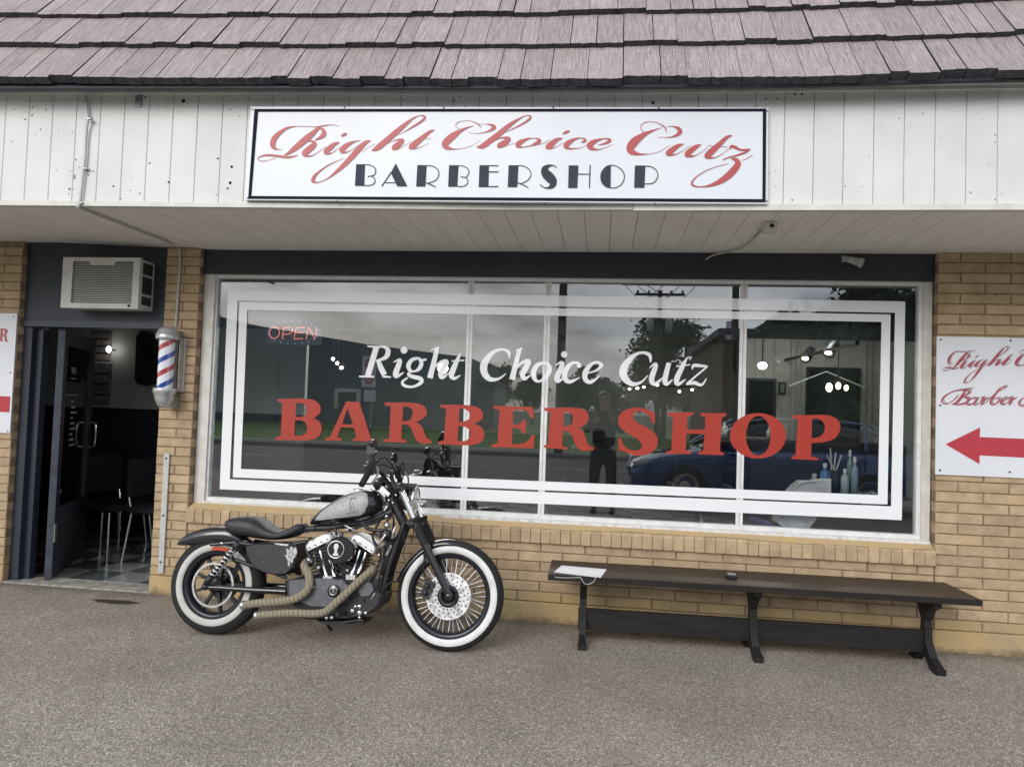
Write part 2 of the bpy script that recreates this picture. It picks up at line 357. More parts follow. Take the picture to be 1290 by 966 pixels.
# ---------------------------------------------------------------- lettering
def stroke(mb, pts, mapf, k, sub=5):
    """brush stroke (x, y, width) laid on a plane; k = depth order to keep overlapping strokes apart"""
    P = crom(pts, sub) if len(pts) > 2 else [tuple(p) for p in pts]
    Lf = []; Rt = []
    for i, p in enumerate(P):
        a = P[max(i-1,0)]; b = P[min(i+1,len(P)-1)]
        dx, dy = b[0]-a[0], b[1]-a[1]; d = math.hypot(dx, dy) or 1; nx, ny = -dy/d, dx/d; h = max(p[2], .5)/2
        e = k + i/len(P)*.8
        Lf.append(mapf(p[0]+nx*h, p[1]+ny*h, e)); Rt.append(mapf(p[0]-nx*h, p[1]-ny*h, e))
    n = len(P); mb.add(Lf+Rt, [(i, i+1, n+i+1, n+i) for i in range(n-1)])
def outl(pts):
    """outline with corners (x,y,1) and smooth points (x,y)"""
    n = len(pts); cs = [i for i in range(n) if len(pts[i]) == 3]
    if not cs: pts = list(pts)+[pts[0]]; return [q[:2] for q in crom([p[:2] for p in pts], 5)][:-1]
    out = []
    for a in range(len(cs)):
        i, j = cs[a], cs[(a+1)%len(cs)]
        seg = [pts[i % n]]; q = i
        while True:
            q = (q+1) % n; seg.append(pts[q])
            if q == j: break
        s_ = crom([p[:2] for p in seg], 5) if len(seg) > 2 else [p[:2] for p in seg]
        out += s_[:-1]
    return out
def letter_outline(name, loops, mapf, m, parent):
    """filled outline with holes, as flat vinyl"""
    cu = bpy.data.curves.new('tmp', 'CURVE'); cu.dimensions = '2D'; cu.fill_mode = 'BOTH'
    for lp in loops:
        sp = cu.splines.new('POLY'); P = outl(lp); sp.points.add(len(P)-1)
        for i, p in enumerate(P): sp.points[i].co = (p[0]/100, -p[1]/100, 0, 1)
        sp.use_cyclic_u = True
    o = bpy.data.objects.new('tmp', cu); col.objects.link(o)
    dg = bpy.context.evaluated_depsgraph_get(); me = bpy.data.meshes.new_from_object(o.evaluated_get(dg))
    bpy.data.objects.remove(o); bpy.data.curves.remove(cu)
    off = OFF[parent]
    for v in me.vertices: v.co = mapf(v.co.x*100, -v.co.y*100, 0) - off
    me.materials.clear(); me.materials.append(m); me.name = name
    for p in me.polygons: p.material_index = 0
    ob = bpy.data.objects.new(name, me); col.objects.link(ob); ob.parent = parent; OFF[ob] = off; return ob
def zm(x0, y0, s): return lambda x, y: (x0+x/s, y0+y/s)
def pmap(z, y, dy=-.00012):
    return lambda px, py, k: at(*z(px, py), y+dy*k)

# ================================================================ GROUND
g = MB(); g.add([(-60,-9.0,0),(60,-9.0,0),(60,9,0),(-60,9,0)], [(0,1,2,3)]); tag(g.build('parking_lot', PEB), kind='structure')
TERR = mat('far_grass_ground', (.035,.055,.018), .95, c2=(.06,.08,.03), sc=.5)
g = MB(); g.add([(-900,-900,-.06),(900,-900,-.06),(900,900,-.06),(-900,900,-.06)], [(0,1,2,3)]); tag(g.build('ground', TERR), kind='structure')
ASPH = ground_mat('road_asphalt', [(.09,.09,.092),(.13,.13,.13),(.17,.168,.165)], 60, .3)
g = MB(); g.box(-60,60,-17.2,-9.0,-.05,-.006); tag(g.build('road', ASPH), kind='structure')
CONC = mat('concrete', (.30,.29,.27), .85, c2=(.22,.215,.20), sc=3, bump=.3, bsc=60)
g = MB(); g.box(-60,60,-17.5,-17.2,-.05,.12); tag(g.build('kerb', CONC), kind='structure')
g = MB(); g.box(-60,60,-19.2,-18.2,-.05,.115); tag(g.build('sidewalk', CONC), kind='structure')
GRASS = mat('lawn', (.09,.17,.035), .95, c2=(.14,.22,.055), sc=4, bump=.8, bsc=60)
g = MB(); g.box(-60,60,-18.2,-17.5,-.05,.10); g.box(-60,60,-60,-19.2,-.05,.10); tag(g.build('lawn', GRASS), kind='structure')
YEL = mat('road_paint', (.5,.5,.48), .7)
g = MB()
for i in range(-10, 11): g.box(i*5-1.2, i*5+1.2, -13.2, -13.08, -.004, -.0015)
tag(g.build('road_marking', YEL), kind='structure')
STAIN = mat('damp_stain', (.045,.04,.038), .45, c2=(.07,.062,.056), sc=18)
sc_ = atz(145, 758); P = [(sc_.x+.17*math.cos(a)*(1+.10*math.sin(3*a)+.05*math.sin(7*a)), sc_.y+.045*math.sin(a)*(1+.10*math.cos(5*a)), .003) for a in [i*math.pi/14 for i in range(28)]]
g = MB(); g.add(P, [tuple(range(28))]); tag(g.build('ground_stain', STAIN), kind='structure')

GRIT = mat('grit', (.16,.13,.10), .9, c2=(.30,.26,.21), sc=40)
gr_ = random.Random(21); g = MB()
for i in range(900):
    x = gr_.uniform(-4.5, 3.4); y = -abs(gr_.gauss(0, .05))-.012 if gr_.random() < .8 else gr_.uniform(-2.6, -.05); s_ = gr_.uniform(.0025,.0075)
    g.add([(x-s_,y,.0005),(x+s_*.3,y-s_,.0005),(x+s_,y+s_*.4,.0005),(x,y+s_,.0005),(x+gr_.uniform(-s_,s_)*.3,y,s_*1.1)], [(0,1,4),(1,2,4),(2,3,4),(3,0,4)])
tag(g.build('grit', GRIT), kind='stuff')

# ================================================================ BUILDING
B = thing('barbershop_building', (0,0,0), 'tan brick barbershop with shake mansard roof, white siding and wide shop window', 'building')
H_, BL = .0677, .3048
ZC = 2.5058                                        # a bed joint line, courses counted down from it
XD0 = at(24,305,0).x; XD1 = at(208,310,0).x+.012   # door opening
XD0 = (at(24,305,0).x + at(11,700,0).x)/2; XD1 = (at(207,330,0).x + at(192,700,0).x)/2
XW0 = (at(252,345,0).x + at(239,600,0).x)/2; XW1 = at(1181,400,0).x   # window recess
ZS0, ZS1 = ZC-29*H_, ZC-29*H_+.095                 # rowlock sill
ZTOP = 2.56
# wall backing (mortar), with bricks as pieces
bricks = []                                        # (x0,x1,z0,z1,wall,material)
walls = {}
def wall(key, x0, x1, z0, z1):
    m = MB(); m.box(x0+.004, x1-.004, .007, .16, z0, z1); o = m.build('brick_wall', MORTAR, B); walls[key] = o; return o
wall('left', -9.0, XD0, 0, 2.62); wall('pillar', XD1, XW0, 0, 2.60); wall('under', XW0-.004, XW1+.004, 0, ZS0-.004); wall('right', XW1, 6.5, 0, 2.575)
def courses(key, x0, x1, ktop, kbot, phase):
    for k in range(ktop, kbot):
        z1 = ZC-k*H_; z0 = z1-H_
        if key in ('left','pillar') and k == ktop: pass
        x = phase + (BL/2 if k % 2 else 0)
        while x > x0: x -= BL
        while x < x1:
            a, b = max(x, x0), min(x+BL, x1)
            if b-a > .03: bricks.append((a, b, z0, z1, key, OCHRE if k >= 34 else BRICK))
            elif b-a > .001 and bricks: pass
            x += BL
courses('right', XW1, 6.5, -1, 35, at(1242,337).x); courses('left', -9.0, XD0, -1, 35, XD0-.3048*3); courses('pillar', XD1, XW0, -1, 35, XD1-BL*.0)
courses('under', XW0, XW1, 29, 35, at(765.6,695).x)
# painted base course along the bottom
zb = ZC-35*H_
for key, a, b in (('left',-9,XD0),('pillar',XD1,XW0),('under',XW0,XW1),('right',XW1,6.5)):
    m = MB(); m.bbox(a, b, -.006, .05, -.03, zb-.004, .006); m.build('painted_base', OCHRE, walls[key])
def brick_mesh(L_, hz, jit):
    m = MB(); c = .004; x, z = L_/2, hz/2; j = lambda: jit.uniform(-.0016,.0016)
    f0 = [(-x+c+j(),0,-z+c+j()),(x-c+j(),0,-z+c+j()),(x-c+j(),0,z-c+j()),(-x+c+j(),0,z-c+j())]
    f1 = [(-x,.005,-z),(x,.005,-z),(x,.005,z),(-x,.005,z)]; f2 = [(-x,.1,-z),(x,.1,-z),(x,.1,z),(-x,.1,z)]
    fs = [(0,1,2,3)]
    for a in (0,4):
        for i in range(4): k = (i+1)%4; fs.append((a+i, a+4+i, a+4+k, a+k))
    m.add(f0+f1+f2, fs); return m
def proj(p):
    d = Vector(p)-CAM; Z = d.dot(fw); return CX+F*d.dot(rt)/Z, CY-F*d.dot(up)/Z
def vis(b):
    u0, v0 = proj((b[0],0,b[3])); u1, v1 = proj((b[1],0,b[2]))
    a = max(0, min(u1,1290)-max(u0,0))*max(0, min(v1,966)-max(v0,0))
    cxm = (u0+u1)/2; cym = (v0+v1)/2
    if 225 < cxm < 600 and cym > 660: a *= .45     # behind the motorcycle
    return a
bricks.sort(key=vis, reverse=True)
cache = {}
jr = random.Random(3)
rest = {k: MB() for k in walls}; rest_m = {}
for i, b in enumerate(bricks):
    x0, x1, z0, z1, key, mt = b; L_ = round(x1-x0-.008, 3); y = jr.uniform(-.0025,.0015)
    c = Vector(((x0+x1)/2, y, (z0+z1)/2))
    if i < 296:
        q = (L_, mt.name, i % 3)
        if q not in cache:
            mm = brick_mesh(L_, H_-.0065, jr); o = mm.build('brick', mt, walls[key]); cache[q] = o.data
            o.location = c - OFF[walls[key]]
        else: inst('brick', cache[q], c, walls[key])
    else:
        mm = brick_mesh(L_, H_-.0065, jr); r = rest[key]; r.cur = 0 if mt is BRICK else 1
        r.add([v+c for v in mm.v], mm.f)
for k, r in rest.items():
    if r.v: tag(r.build('brick_courses', [BRICK, OCHRE], walls[k]), kind='stuff')
# rowlock sill: bricks on edge, painted top
ws = walls['under']
sb = []
nsb = 75; stp = (XW1-XW0)/nsb
for i in range(nsb):
    xa = XW0+i*stp; hh = ZS1-ZS0
    m = MB(); zt = ZS1 + jr.uniform(-.002,.002); yf = -.028+jr.uniform(-.003,.003)
    pr = [(yf,ZS0),(yf,zt-.012),(yf+.012,zt),(.058,zt+.034),(.058,ZS0)]
    x0, x1 = xa+.0035, xa+stp-.0035; n = len(pr)
    m.add([(x0,p[0],p[1]) for p in pr]+[(x1,p[0],p[1]) for p in pr], [tuple(range(n)), tuple(range(2*n-1,n-1,-1))]+[(k,(k+1)%n,n+(k+1)%n,n+k) for k in range(n)])
    m.build('sill_brick', BRICK, ws)
m = MB(); m.add([(XW0,-.018,ZS0+.003),(XW1,-.018,ZS0+.003),(XW1,-.018,ZS1-.006),(XW0,-.018,ZS1-.006),(XW0,.062,ZS1+.028),(XW1,.062,ZS1+.028),(XW0,.062,ZS0),(XW1,.062,ZS0)],
    [(0,1,2,3),(3,2,5,4),(0,3,4,6),(1,7,5,2)]); m.build('sill_mortar', SILLP, ws)
# smeared paint over the sill's sloping top
m = MB(); X = [XW0+.002+(XW1-XW0-.004)*i/60 for i in range(61)]
for i in range(60):
    a = [(-.012+.010*math.sin(x*3.1)+.006*math.sin(x*9)) for x in (X[i], X[i+1])]
    zf = lambda y: ZS1+.034*(y+.016)/.074+.0035
    m.add([(X[i],a[0],zf(a[0])),(X[i+1],a[1],zf(a[1])),(X[i+1],.0595,zf(.0595)),(X[i],.0595,zf(.0595))], [(0,1,2,3)])
m.build('sill_paint', SILLP, ws)

# ---- fascia, soffit
def fy(x): return -1.022 + (.038*(x+.5) if x < -.5 else 0)
def dzs(x): return .055*max(0, min(1, (-2.9-x)/1.3))
ZF = 2.566
def zft(x):                                         # top of the fascia
    T = [(-3.4,3.241),(-.3,3.223),(1.0,3.200),(2.3,3.185)]
    if x <= T[0][0]: return T[0][1]+(T[0][0]-x)*.004
    for (a, za), (b, zb) in zip(T, T[1:]):
        if x <= b: return za+(zb-za)*(x-a)/(b-a)
    return T[-1][1]
fas = MB(); fas.add([(-9,fy(-9)+.02,ZF),(-.5,fy(-.5)+.02,ZF),(6.5,fy(6.5)+.02,ZF),(6.5,fy(6.5)+.02,3.3),(-.5,fy(-.5)+.02,3.3),(-9,fy(-9)+.02,3.5)], [(0,1,4,5),(1,2,3,4)])
fas = fas.build('fascia', mat('groove_dark', (.42,.41,.38), .9), B)
BW = .1512; x = -5.0
x = at(12/4.03, 200, fy(-3.7)).x - 32*BW
xs = []
while x < 6.3:
    xs.append(x); m = MB(); a, b = x+.0012, x+BW-.0012
    ya, yb = fy(a), fy(b); z0, z1 = ZF+.004, zft(x)+.01
    pr = lambda xx, yy, dz: None
    c = .003
    m.add([(a,ya+.003,z0),(a+c,ya,z0),(b-c,yb,z0),(b,yb+.003,z0),(a,ya+.003,z1),(a+c,ya,z1),(b-c,yb,z1),(b,yb+.003,z1),(a,ya+.018,z0),(b,yb+.018,z0),(a,ya+.018,z1),(b,yb+.018,z1)],
        [(0,1,5,4),(1,2,6,5),(2,3,7,6),(0,4,10,8),(3,9,11,7),(0,8,9,3,2,1),(4,5,6,7,11,10)])
    m.build('siding_board', FASC, fas); x += BW
def trim(name, prof, m, parent, x0=-9, x1=6.5, zfun=lambda x: 0, seg=None):
    """profile (dy,dz) swept along the fascia line"""
    mb = MB(); X = sorted(set([x0, -.5, x1] + [v for v in (-4.6,-3.4,-2.0,-1.0,-.3,.4,1.0,1.6,2.3) if x0 < v < x1])); X = [v for v in X if x0 <= v <= x1]; n = len(prof)
    for v in X: mb.v += [Vector((v, fy(v)+p[0], p[1]+zfun(v))) for p in prof]
    for i in range(len(X)-1):
        for k in range(n): j = (k+1)%n; mb.f.append([i*n+k, i*n+j, (i+1)*n+j, (i+1)*n+k]); mb.mi.append(0); mb.smooth.append(False)
    mb.add([mb.v[k] for k in range(n)], [tuple(range(n))]); mb.add([mb.v[(len(X)-1)*n+k] for k in range(n)], [tuple(range(n))])
    return mb.build(name, m, parent)
zt_ = lambda x: zft(x)-3.185
trim('bottom_trim', [(-.012,ZF-.006),(-.012,ZF+.022),(.0,ZF+.024),(.03,ZF+.024),(.03,ZF-.006)], TRIMW, fas, x1=.13)
trim('bottom_trim', [(-.016,ZF-.012),(-.016,ZF+.020),(.0,ZF+.024),(.03,ZF+.024),(.03,ZF-.012)], TRIMW, fas, x0=.133)
trim('top_trim', [(-.022,3.178),(-.022,3.198),(-.030,3.202),(-.030,3.275),(0,3.275),(0,3.178)], TRIMW, fas, zfun=zt_, x1=-1.52)
trim('top_trim', [(-.024,3.174),(-.024,3.196),(-.032,3.200),(-.032,3.275),(0,3.275),(0,3.174)], TRIMW, fas, zfun=zt_, x0=-1.516, x1=.55)
trim('top_trim', [(-.022,3.178),(-.022,3.198),(-.030,3.202),(-.030,3.275),(0,3.275),(0,3.178)], TRIMW, fas, zfun=zt_, x0=.553)
sof = MB(); sof.add([(-9,fy(-9)+.03,ZF+.02),(-.5,fy(-.5)+.03,ZF+.02),(6.5,fy(6.5)+.03,ZF+.02),(6.5,.2,ZF+.02),(-2.9,.2,ZF+.02),(-4.2,.2,ZF+.08),(-9,.2,ZF+.08)], [(0,1,4,5,6),(1,2,3,4)])
sof = sof.build('soffit', mat('groove_soffit', (.34,.32,.29), .9), B)
for x in xs:
    a, b = x+.0016, x+BW-.0016; m = MB(); ya, yb = fy(a)+.031, fy(b)+.031
    za, zb_ = ZF+dzs(a), ZF+dzs(b)
    m.add([(a,ya,ZF+.004),(b,yb,ZF+.004),(b,.12,zb_+.004),(a,.12,za+.004),(a,ya,ZF+.018),(b,yb,ZF+.018),(b,.12,zb_+.018),(a,.12,za+.018)], [(0,1,2,3),(0,4,5,1),(1,5,6,2),(2,6,7,3),(3,7,4,0),(4,7,6,5)])
    m.build('soffit_board', SOFF, sof)

# ---- roof: 56 degree mansard of shakes
SA = R(56); ex = lambda s: Vector((0, s*math.cos(SA), s*math.sin(SA)))
up_s = Vector((0, math.cos(SA), math.sin(SA))); nn = Vector((0, -math.sin(SA), math.cos(SA)))
def zev(x):
    T = [(-3.4,3.232),(-.3,3.191),(1.0,3.170),(2.3,3.180)]
    if x <= T[0][0]: return T[0][1]+(T[0][0]-x)*.013
    for (a, za), (b, zb_) in zip(T, T[1:]):
        if x <= b: return za+(zb_-za)*(x-a)/(b-a)
    return T[-1][1]-(x-T[-1][0])*.012
def eave(x): return Vector((x, fy(x)-.135, zev(x)))
XX = [-9,-3.4,-.5,-.3,1.0,2.3,6.5]
rf = MB()
for i in range(len(XX)-1):
    a, b = eave(XX[i]), eave(XX[i+1]); rf.add([a+nn*-.01, b+nn*-.01, b+up_s*2.6+nn*-.01, a+up_s*2.6+nn*-.01], [(0,1,2,3)])
    rf.add([a+nn*-.01, b+nn*-.01, Vector((b.x, fy(b.x)+.02, b.z+.075)), Vector((a.x, fy(a.x)+.02, a.z+.075))], [(0,1,2,3)])
rf = rf.build('roof', SHEDGE, B)
m = MB()
for (d0, z0_, z1_) in ((.0, -.003, .012), (.004, -.008, -.001)):          # two-step dark drip edge
    for i in range(len(XX)-1):
        A = [eave(v)-Vector((0,0,max(0,-v-1)*.009)) for v in (XX[i], XX[i+1])]
        q = [a+Vector((0, d0, z)) for a in A for z in (z0_, z1_)]; p = [a+Vector((0, .012+d0, z)) for a in A for z in (z0_, z1_)]
        m.add(q+p, [(0,2,3,1),(0,4,6,2),(1,3,7,5)])
m.build('drip_edge', mat('drip_metal', (.020,.021,.032), .6, c2=(.03,.03,.042), sc=6, spec=.25), rf)
CE = .360
far_sh = MB()
for row in range(0, 5):
    x = -8.6 + rnd.uniform(0,.2); s0 = row*CE + (.0)
    while x < 6.2:
        wd = rnd.choice((.095,.125,.14,.155,.17,.19)) * rnd.uniform(.93,1.07)
        thick = rnd.random() < .36; th = .026 if thick else .020; st = rnd.uniform(-.002,.002) if not thick else rnd.uniform(.008,.013)
        gp = rnd.choice((.0012,.0018,.0035)); a, b = x+gp, x+wd-gp; ns = max(3, int(wd/.022)); m = MB(); fr = []; 
        base = lambda xx: eave(xx)
        # ragged butt: a row of small steps along the lower edge
        top = []; bot = []
        for k in range(ns+1):
            xx = a+(b-a)*k/ns; j = rnd.uniform(-.004,.004)
            p = base(xx)+up_s*(s0+st+j)
            top.append(p+nn*(.030+th)); bot.append(p+nn*(.006))
        ut = [base(xx_)+up_s*(s0+CE+.03)+nn*(.012+th*.35) for xx_ in (a,b)]
        vs = top+bot+ut+[u-nn*.02 for u in ut]; t = ns+1
        fs = [tuple(list(range(t))+[2*t+1, 2*t])]
        fside = [(k, t+k, t+k+1, k+1) for k in range(ns)] + [(0, 2*t, 2*t+2, t), (t-1, 2*t-1, 2*t+3, 2*t+1)]
        m.add(vs, fs); m.cur = 1; m.add(vs, fside); 
        if -4.4 < x < 2.9 and row < 4: m.build('shingle', [SHING, SHEDGE], rf, fix=False)
        else: far_sh.cur = 0; far_sh.add(vs, fs); far_sh.cur = 1; far_sh.add(vs, fside)
        x += wd

tag(far_sh.build('shingles_beyond', [SHING, SHEDGE], rf, fix=False), kind='stuff')

# ---- header panels
yh = .045
m = MB(); m.box(XW0, XW1, yh, .16, at(700,346,yh).z-.02, 2.575); m.build('window_header', NAVY, B)
zdh = at(120,411,.05).z
m = MB(); m.box(XD0, XD1, .05, .16, zdh, 2.66); m.build('door_header', NAVY, B)
m = MB(); m.box(XD0+.002, XD1-.002, .035, .06, zdh-.012, zdh+.035); m.build('header_rail', mat('navy_rail', (.032,.042,.062), .5), B)

# ---- shop window
def rect(TL, TR, BR, BL_, y):
    p = [at(*q, y) for q in (TL, TR, BR, BL_)]
    return (p[0].x+p[3].x)/2, (p[1].x+p[2].x)/2, (p[2].z+p[3].z)/2, (p[0].z+p[1].z)/2
def ring(mb, o, i, y0, y1):
    (a,b,c,d), (e,f,g_,h) = o, i
    mb.box(a, b, y0, y1, h, d); mb.box(a, b, y0, y1, c, g_); mb.box(a, e, y0, y1, g_, h); mb.box(f, b, y0, y1, g_, h)
yf = .062
R0 = rect((262,340),(1173,348.4),(1169,686),(248,634), yf); R0 = (XW0+.002, XW1-.006, R0[2], R0[3])
R1 = rect((271,346),(1164,356),(1160,679),(257.5,631.5), yf)
R2 = rect((275.5,350),(1157.5,361),(1153,671.5),(262,627.5), .085)
m = MB(); ring(m, R0, R1, yf, .13); W = m.build('window', ALU, B)
m = MB(); ring(m, R1, R2, .080, .13); m.build('inner_frame', MULL, W)
m = MB(); m.bbox(R0[0]+1.9, R0[1]-.0, yf-.020, yf-.001, R0[2]-.012, R0[2]+.020, .003); m.build('sill_flashing', mat('flaking_white', (.66,.66,.66), .7, c2=(.42,.40,.36), sc=22, lo=.45, hi=.72, bump=.4, bsc=60), W)
mx_ = [(at(594,357,.095).x+at(583,642,.095).x)/2, (at(690,357,.095).x+at(682,650,.095).x)/2, (at(938,360,.095).x+at(931,660,.095).x)/2]
mh = [.022, .022, .023]
for x, h in zip(mx_, mh):
    m = MB(); m.bbox(x-h, x+h, .0962, .112, R2[2], R2[3], .0012); m.build('mullion', MULL, W)
    m = MB(); m.box(x-.004, x+.004, .0958, .0963, R2[2], R2[3]); m.build('glazing_seam', GREYP, W)
ed = [R2[0]-.005] + [v for x, h in zip(mx_, mh) for v in (x-h+.004, x+h-.004)] + [R2[1]+.005]
for i in range(4):
    m = MB(); m.box(ed[2*i], ed[2*i+1], YG, YG+.006, R2[2]-.004, R2[3]+.004); m.build('glass_pane', GLASS, W)
for k in range(14):                                 # screws in the frame
    px = 300+k*64; p = at(px, 344+k*.62, yf-.001); m = MB(); m.lathe(p, (0,1,0), [(0,-.002),(.0035,-.002),(.0035,.0)], 8)
    m.build('screw', DARK, W)
yd = .0950
def band(name, P):
    """closed vinyl frame, photo pixels: outer corners then inner corners (TL TR BR BL)"""
    o, i = P; m = MB(); q = [at(*p, yd) for p in o+i]
    m.add(q, [(0,1,5,4),(1,2,6,5),(2,3,7,6),(3,0,4,7)]); return m.build(name, VINW, W)
band('vinyl_border', ([(287.3,365.3),(1140.5,379.8),(1136,655),(276.7,616)], [(299.5,378.5),(1127.5,394),(1122.5,637.5),(289.5,603.5)]))
band('vinyl_border', ([(301.7,380.9),(1122,396.2),(1118,635.2),(293.3,601)], [(311.5,390.5),(1110.5,405.5),(1106,623.5),(303.5,590.5)]))
z8 = zm(340,480,5.864); z5 = zm(440,420,5.367); z6 = zm(660,420,4.962); z7 = zm(880,480,4.83)
C = 1
def LO(loops, z): letter_outline('letter', loops, pmap(z, yd-.0004), VINR, W)
LO([[(52,133,C),(200,128,C),(262,131),(330,142),(372,185),(368,235),(325,275,C),(365,298),(383,345),(372,392),(335,425),(260,437,C),(40,434,C),(42,412,C),(80,405,C),(92,160,C),(60,152,C)],
    [(192,160,C),(232,163),(262,180),(275,215),(262,250),(228,264),(190,263,C)], [(186,290,C),(232,292),(264,310),(276,350),(260,388),(225,404),(180,403,C)]], z8)
LO([[(565,150,C),(660,155,C),(748,425,C),(785,432,C),(783,448,C),(610,440,C),(612,426,C),(640,420,C),(622,345,C),(527,340,C),(495,415,C),(530,424,C),(528,440,C),(408,437,C),(410,422,C),(445,410,C)],
    [(572,200,C),(615,320,C),(533,318,C)]], z8)
LO([[(845,158,C),(1000,158,C),(1070,162),(1130,178),(1158,215),(1150,260),(1080,305,C),(1115,325),(1138,370),(1160,420),(1195,440,C),(1193,458,C),(1130,462),(1085,440),(1060,390),(1045,350),(1020,325),(975,320,C),(972,425,C),(1010,438,C),(1008,454,C),(835,448,C),(836,432,C),(880,424,C),(893,186,C),(850,178,C)],
    [(985,188,C),(1022,190),(1050,212),(1053,250),(1030,288),(978,298,C)]], z8)
LO([[(612,482,C),(780,483,C),(850,492),(898,525),(898,578),(845,610,C),(890,630),(914,680),(895,728),(840,752),(760,756,C),(600,748,C),(602,731,C),(640,721,C),(655,506,C),(615,499,C)],
    [(745,508,C),(778,510),(806,528),(815,555),(800,585),(742,598,C)], [(738,626,C),(780,630),(808,648),(818,680),(805,712),(775,727),(732,726,C)]], z5)
LO([[(972,490,C),(1242,496,C),(1247,572,C),(1226,572,C),(1210,535),(1175,516),(1108,514,C),(1105,616,C),(1145,614),(1174,585,C),(1195,585,C),(1192,675,C),(1172,675,C),(1155,645),(1104,640,C),(1098,746,C),(1165,746),(1210,722),(1233,685,C),(1253,685,C),(1246,776,C),(960,768,C),(961,752,C),(1003,742,C),(1016,516,C),(975,508,C)]], z5)
LO([[(125,465,C),(260,463,C),(330,466),(388,482),(404,520),(390,565),(335,592,C),(365,605),(385,650),(402,695),(438,712,C),(436,727,C),(375,732),(335,715),(310,665),(290,622),(243,606,C),(240,705,C),(275,713,C),(272,726,C),(125,712,C),(126,699,C),(150,690,C),(165,490,C),(130,482,C)],
    [(250,492,C),(285,495),(306,525),(295,568),(246,582,C)]], z6)
LO([[(800,490,C),(818,492,C),(820,560,C),(803,560,C),(785,518),(742,490),(700,492),(680,520),(706,556),(770,588),(825,630),(838,680),(818,725),(765,756),(700,762),(640,744),(612,728,C),(592,738,C),(590,655,C),(608,655,C),(625,698),(668,727),(714,730),(738,702),(715,665),(655,626),(602,588),(590,540),(610,495),(660,468),(722,464),(770,476)]], z6)
LO([[(900,494,C),(1060,492,C),(1058,510,C),(1022,519,C),(1018,600,C),(1132,599,C),(1134,521,C),(1105,514,C),(1105,498,C),(1265,497,C),(1263,515,C),(1238,523,C),(1225,735,C),(1250,746,C),(1248,760,C),(1092,755,C),(1092,741,C),(1120,731,C),(1130,628,C),(1015,625,C),(1012,729,C),(1050,739,C),(1048,753,C),(888,751,C),(888,739,C),(922,728,C),(932,520,C),(902,511,C)]], z6)
ell = lambda cx, cy, rx, ry, n=14: [(cx+rx*math.cos(2*math.pi*i/n), cy+ry*math.sin(2*math.pi*i/n)) for i in range(n)]
LO([ell(362,332,171,138), ell(364,332,75,120)], z7)
LO([[(570,208,C),(720,205,C),(800,210),(855,245),(860,300),(825,350),(755,372),(688,376,C),(684,455,C),(730,470,C),(728,481,C),(564,473,C),(567,459,C),(590,450,C),(606,230,C),(572,224,C)],
    [(692,228,C),(735,232),(766,262),(763,308),(735,338),(688,347,C)]], z7)
def LS(strokes, z, m, parent, y, d0=0, name='letter'):
    mb = MB()
    for k, s_ in enumerate(strokes): stroke(mb, s_, pmap(z, y), d0+k)
    return mb.build(name, m, parent, fix=False)
def dot(x, y, r): return [(x-r,y,2),(x-r*.85,y,r*1.05),(x-r*.4,y,r*1.85),(x,y,r*2),(x+r*.4,y,r*1.85),(x+r*.85,y,r*1.05),(x+r,y,2)]
yl = yd-.0004
for st in ([[(122,86,11),(188,92,13)],[(185,88,38),(125,288,38)],[(66,290,11),(168,293,12)],[(188,92,10),(240,92,18),(262,120,34),(245,162,28),(180,186,10)],[(195,182,26),(215,235,36),(238,280,36)],[(225,290,16),(282,295,9)]],
    [dot(370,113,23),[(298,196,5),(330,180,16),(342,190,30),(315,265,38),(320,290,26),(370,262,5)]],
    [[(470,166,16),(425,178,24),(400,215,30),(410,248,22),(440,256,12),(472,238,26),(488,200,26),(470,166,16)],[(478,182,12),(522,176,16)],[(425,255,8),(398,275,18),(430,292,26),(480,305,28),(485,332,24),(430,360,16),(372,352,20),(360,325,16),(398,298,8)]],
    [[(552,112,8),(608,93,12)],[(596,95,28),(545,302,38)],[(560,245,8),(610,200,20),(655,190,32),(640,230,38),(618,270,36),(630,297,26),(672,268,5)]],
    [[(756,132,5),(730,180,26),(700,250,38),(690,285,34),(712,303,22),(752,282,5)],[(692,186,9),(778,182,9)]],
    [[(1082,168,8),(1078,128,22),(1035,108,16),(970,130,28),(915,200,48),(912,262,46),(950,308,32),(1010,306,16),(1060,270,5)]],
    [[(1124,118,8),(1172,98,12)],[(1152,105,28),(1100,312,38)],[(1118,250,8),(1165,200,20),(1212,188,32),(1195,230,38),(1172,275,36),(1185,306,26),(1228,280,5)]]):
    LS(st, z5, VINW, W, yl)
for st in ([[(125,182,16),(82,200,28),(60,245,32),(70,288,24),(98,299,14),(138,272,26),(160,225,30),(150,192,22),(125,182,16)]],
    [dot(252,131,20),[(198,200,5),(228,182,16),(240,195,28),(208,272,34),(216,298,22),(255,272,5)]],
    [dot(345,200,15),[(345,184,14),(300,186,20),(262,228,34),(254,275,32),(285,302,24),(350,275,5)]],
    [[(390,250,8),(450,232,12),(484,200,22),(460,180,16),(420,194,22),(386,240,34),(384,285,30),(418,304,22),(475,265,5)]],
    [[(792,182,8),(785,135,24),(735,120,16),(680,145,28),(625,215,48),(628,275,44),(675,315,28),(730,306,14),(775,262,5)]],
    [[(785,215,5),(815,192,16),(824,205,28),(798,282,34),(818,316,24),(870,275,8),(884,255,5)],[(906,184,28),(882,288,32),(894,316,22),(930,288,5)]],
    [[(1022,148,5),(995,200,26),(955,285,34),(965,317,22),(1012,285,5)],[(952,206,8),(1040,195,8)]],
    [[(1052,225,5),(1062,200,20),(1110,203,18),(1150,205,8)],[(1148,205,10),(1018,315,12)],[(1015,318,10),(1065,308,22),(1110,322,16),(1142,280,5)]]):
    LS(st, z6, VINW, W, yl)

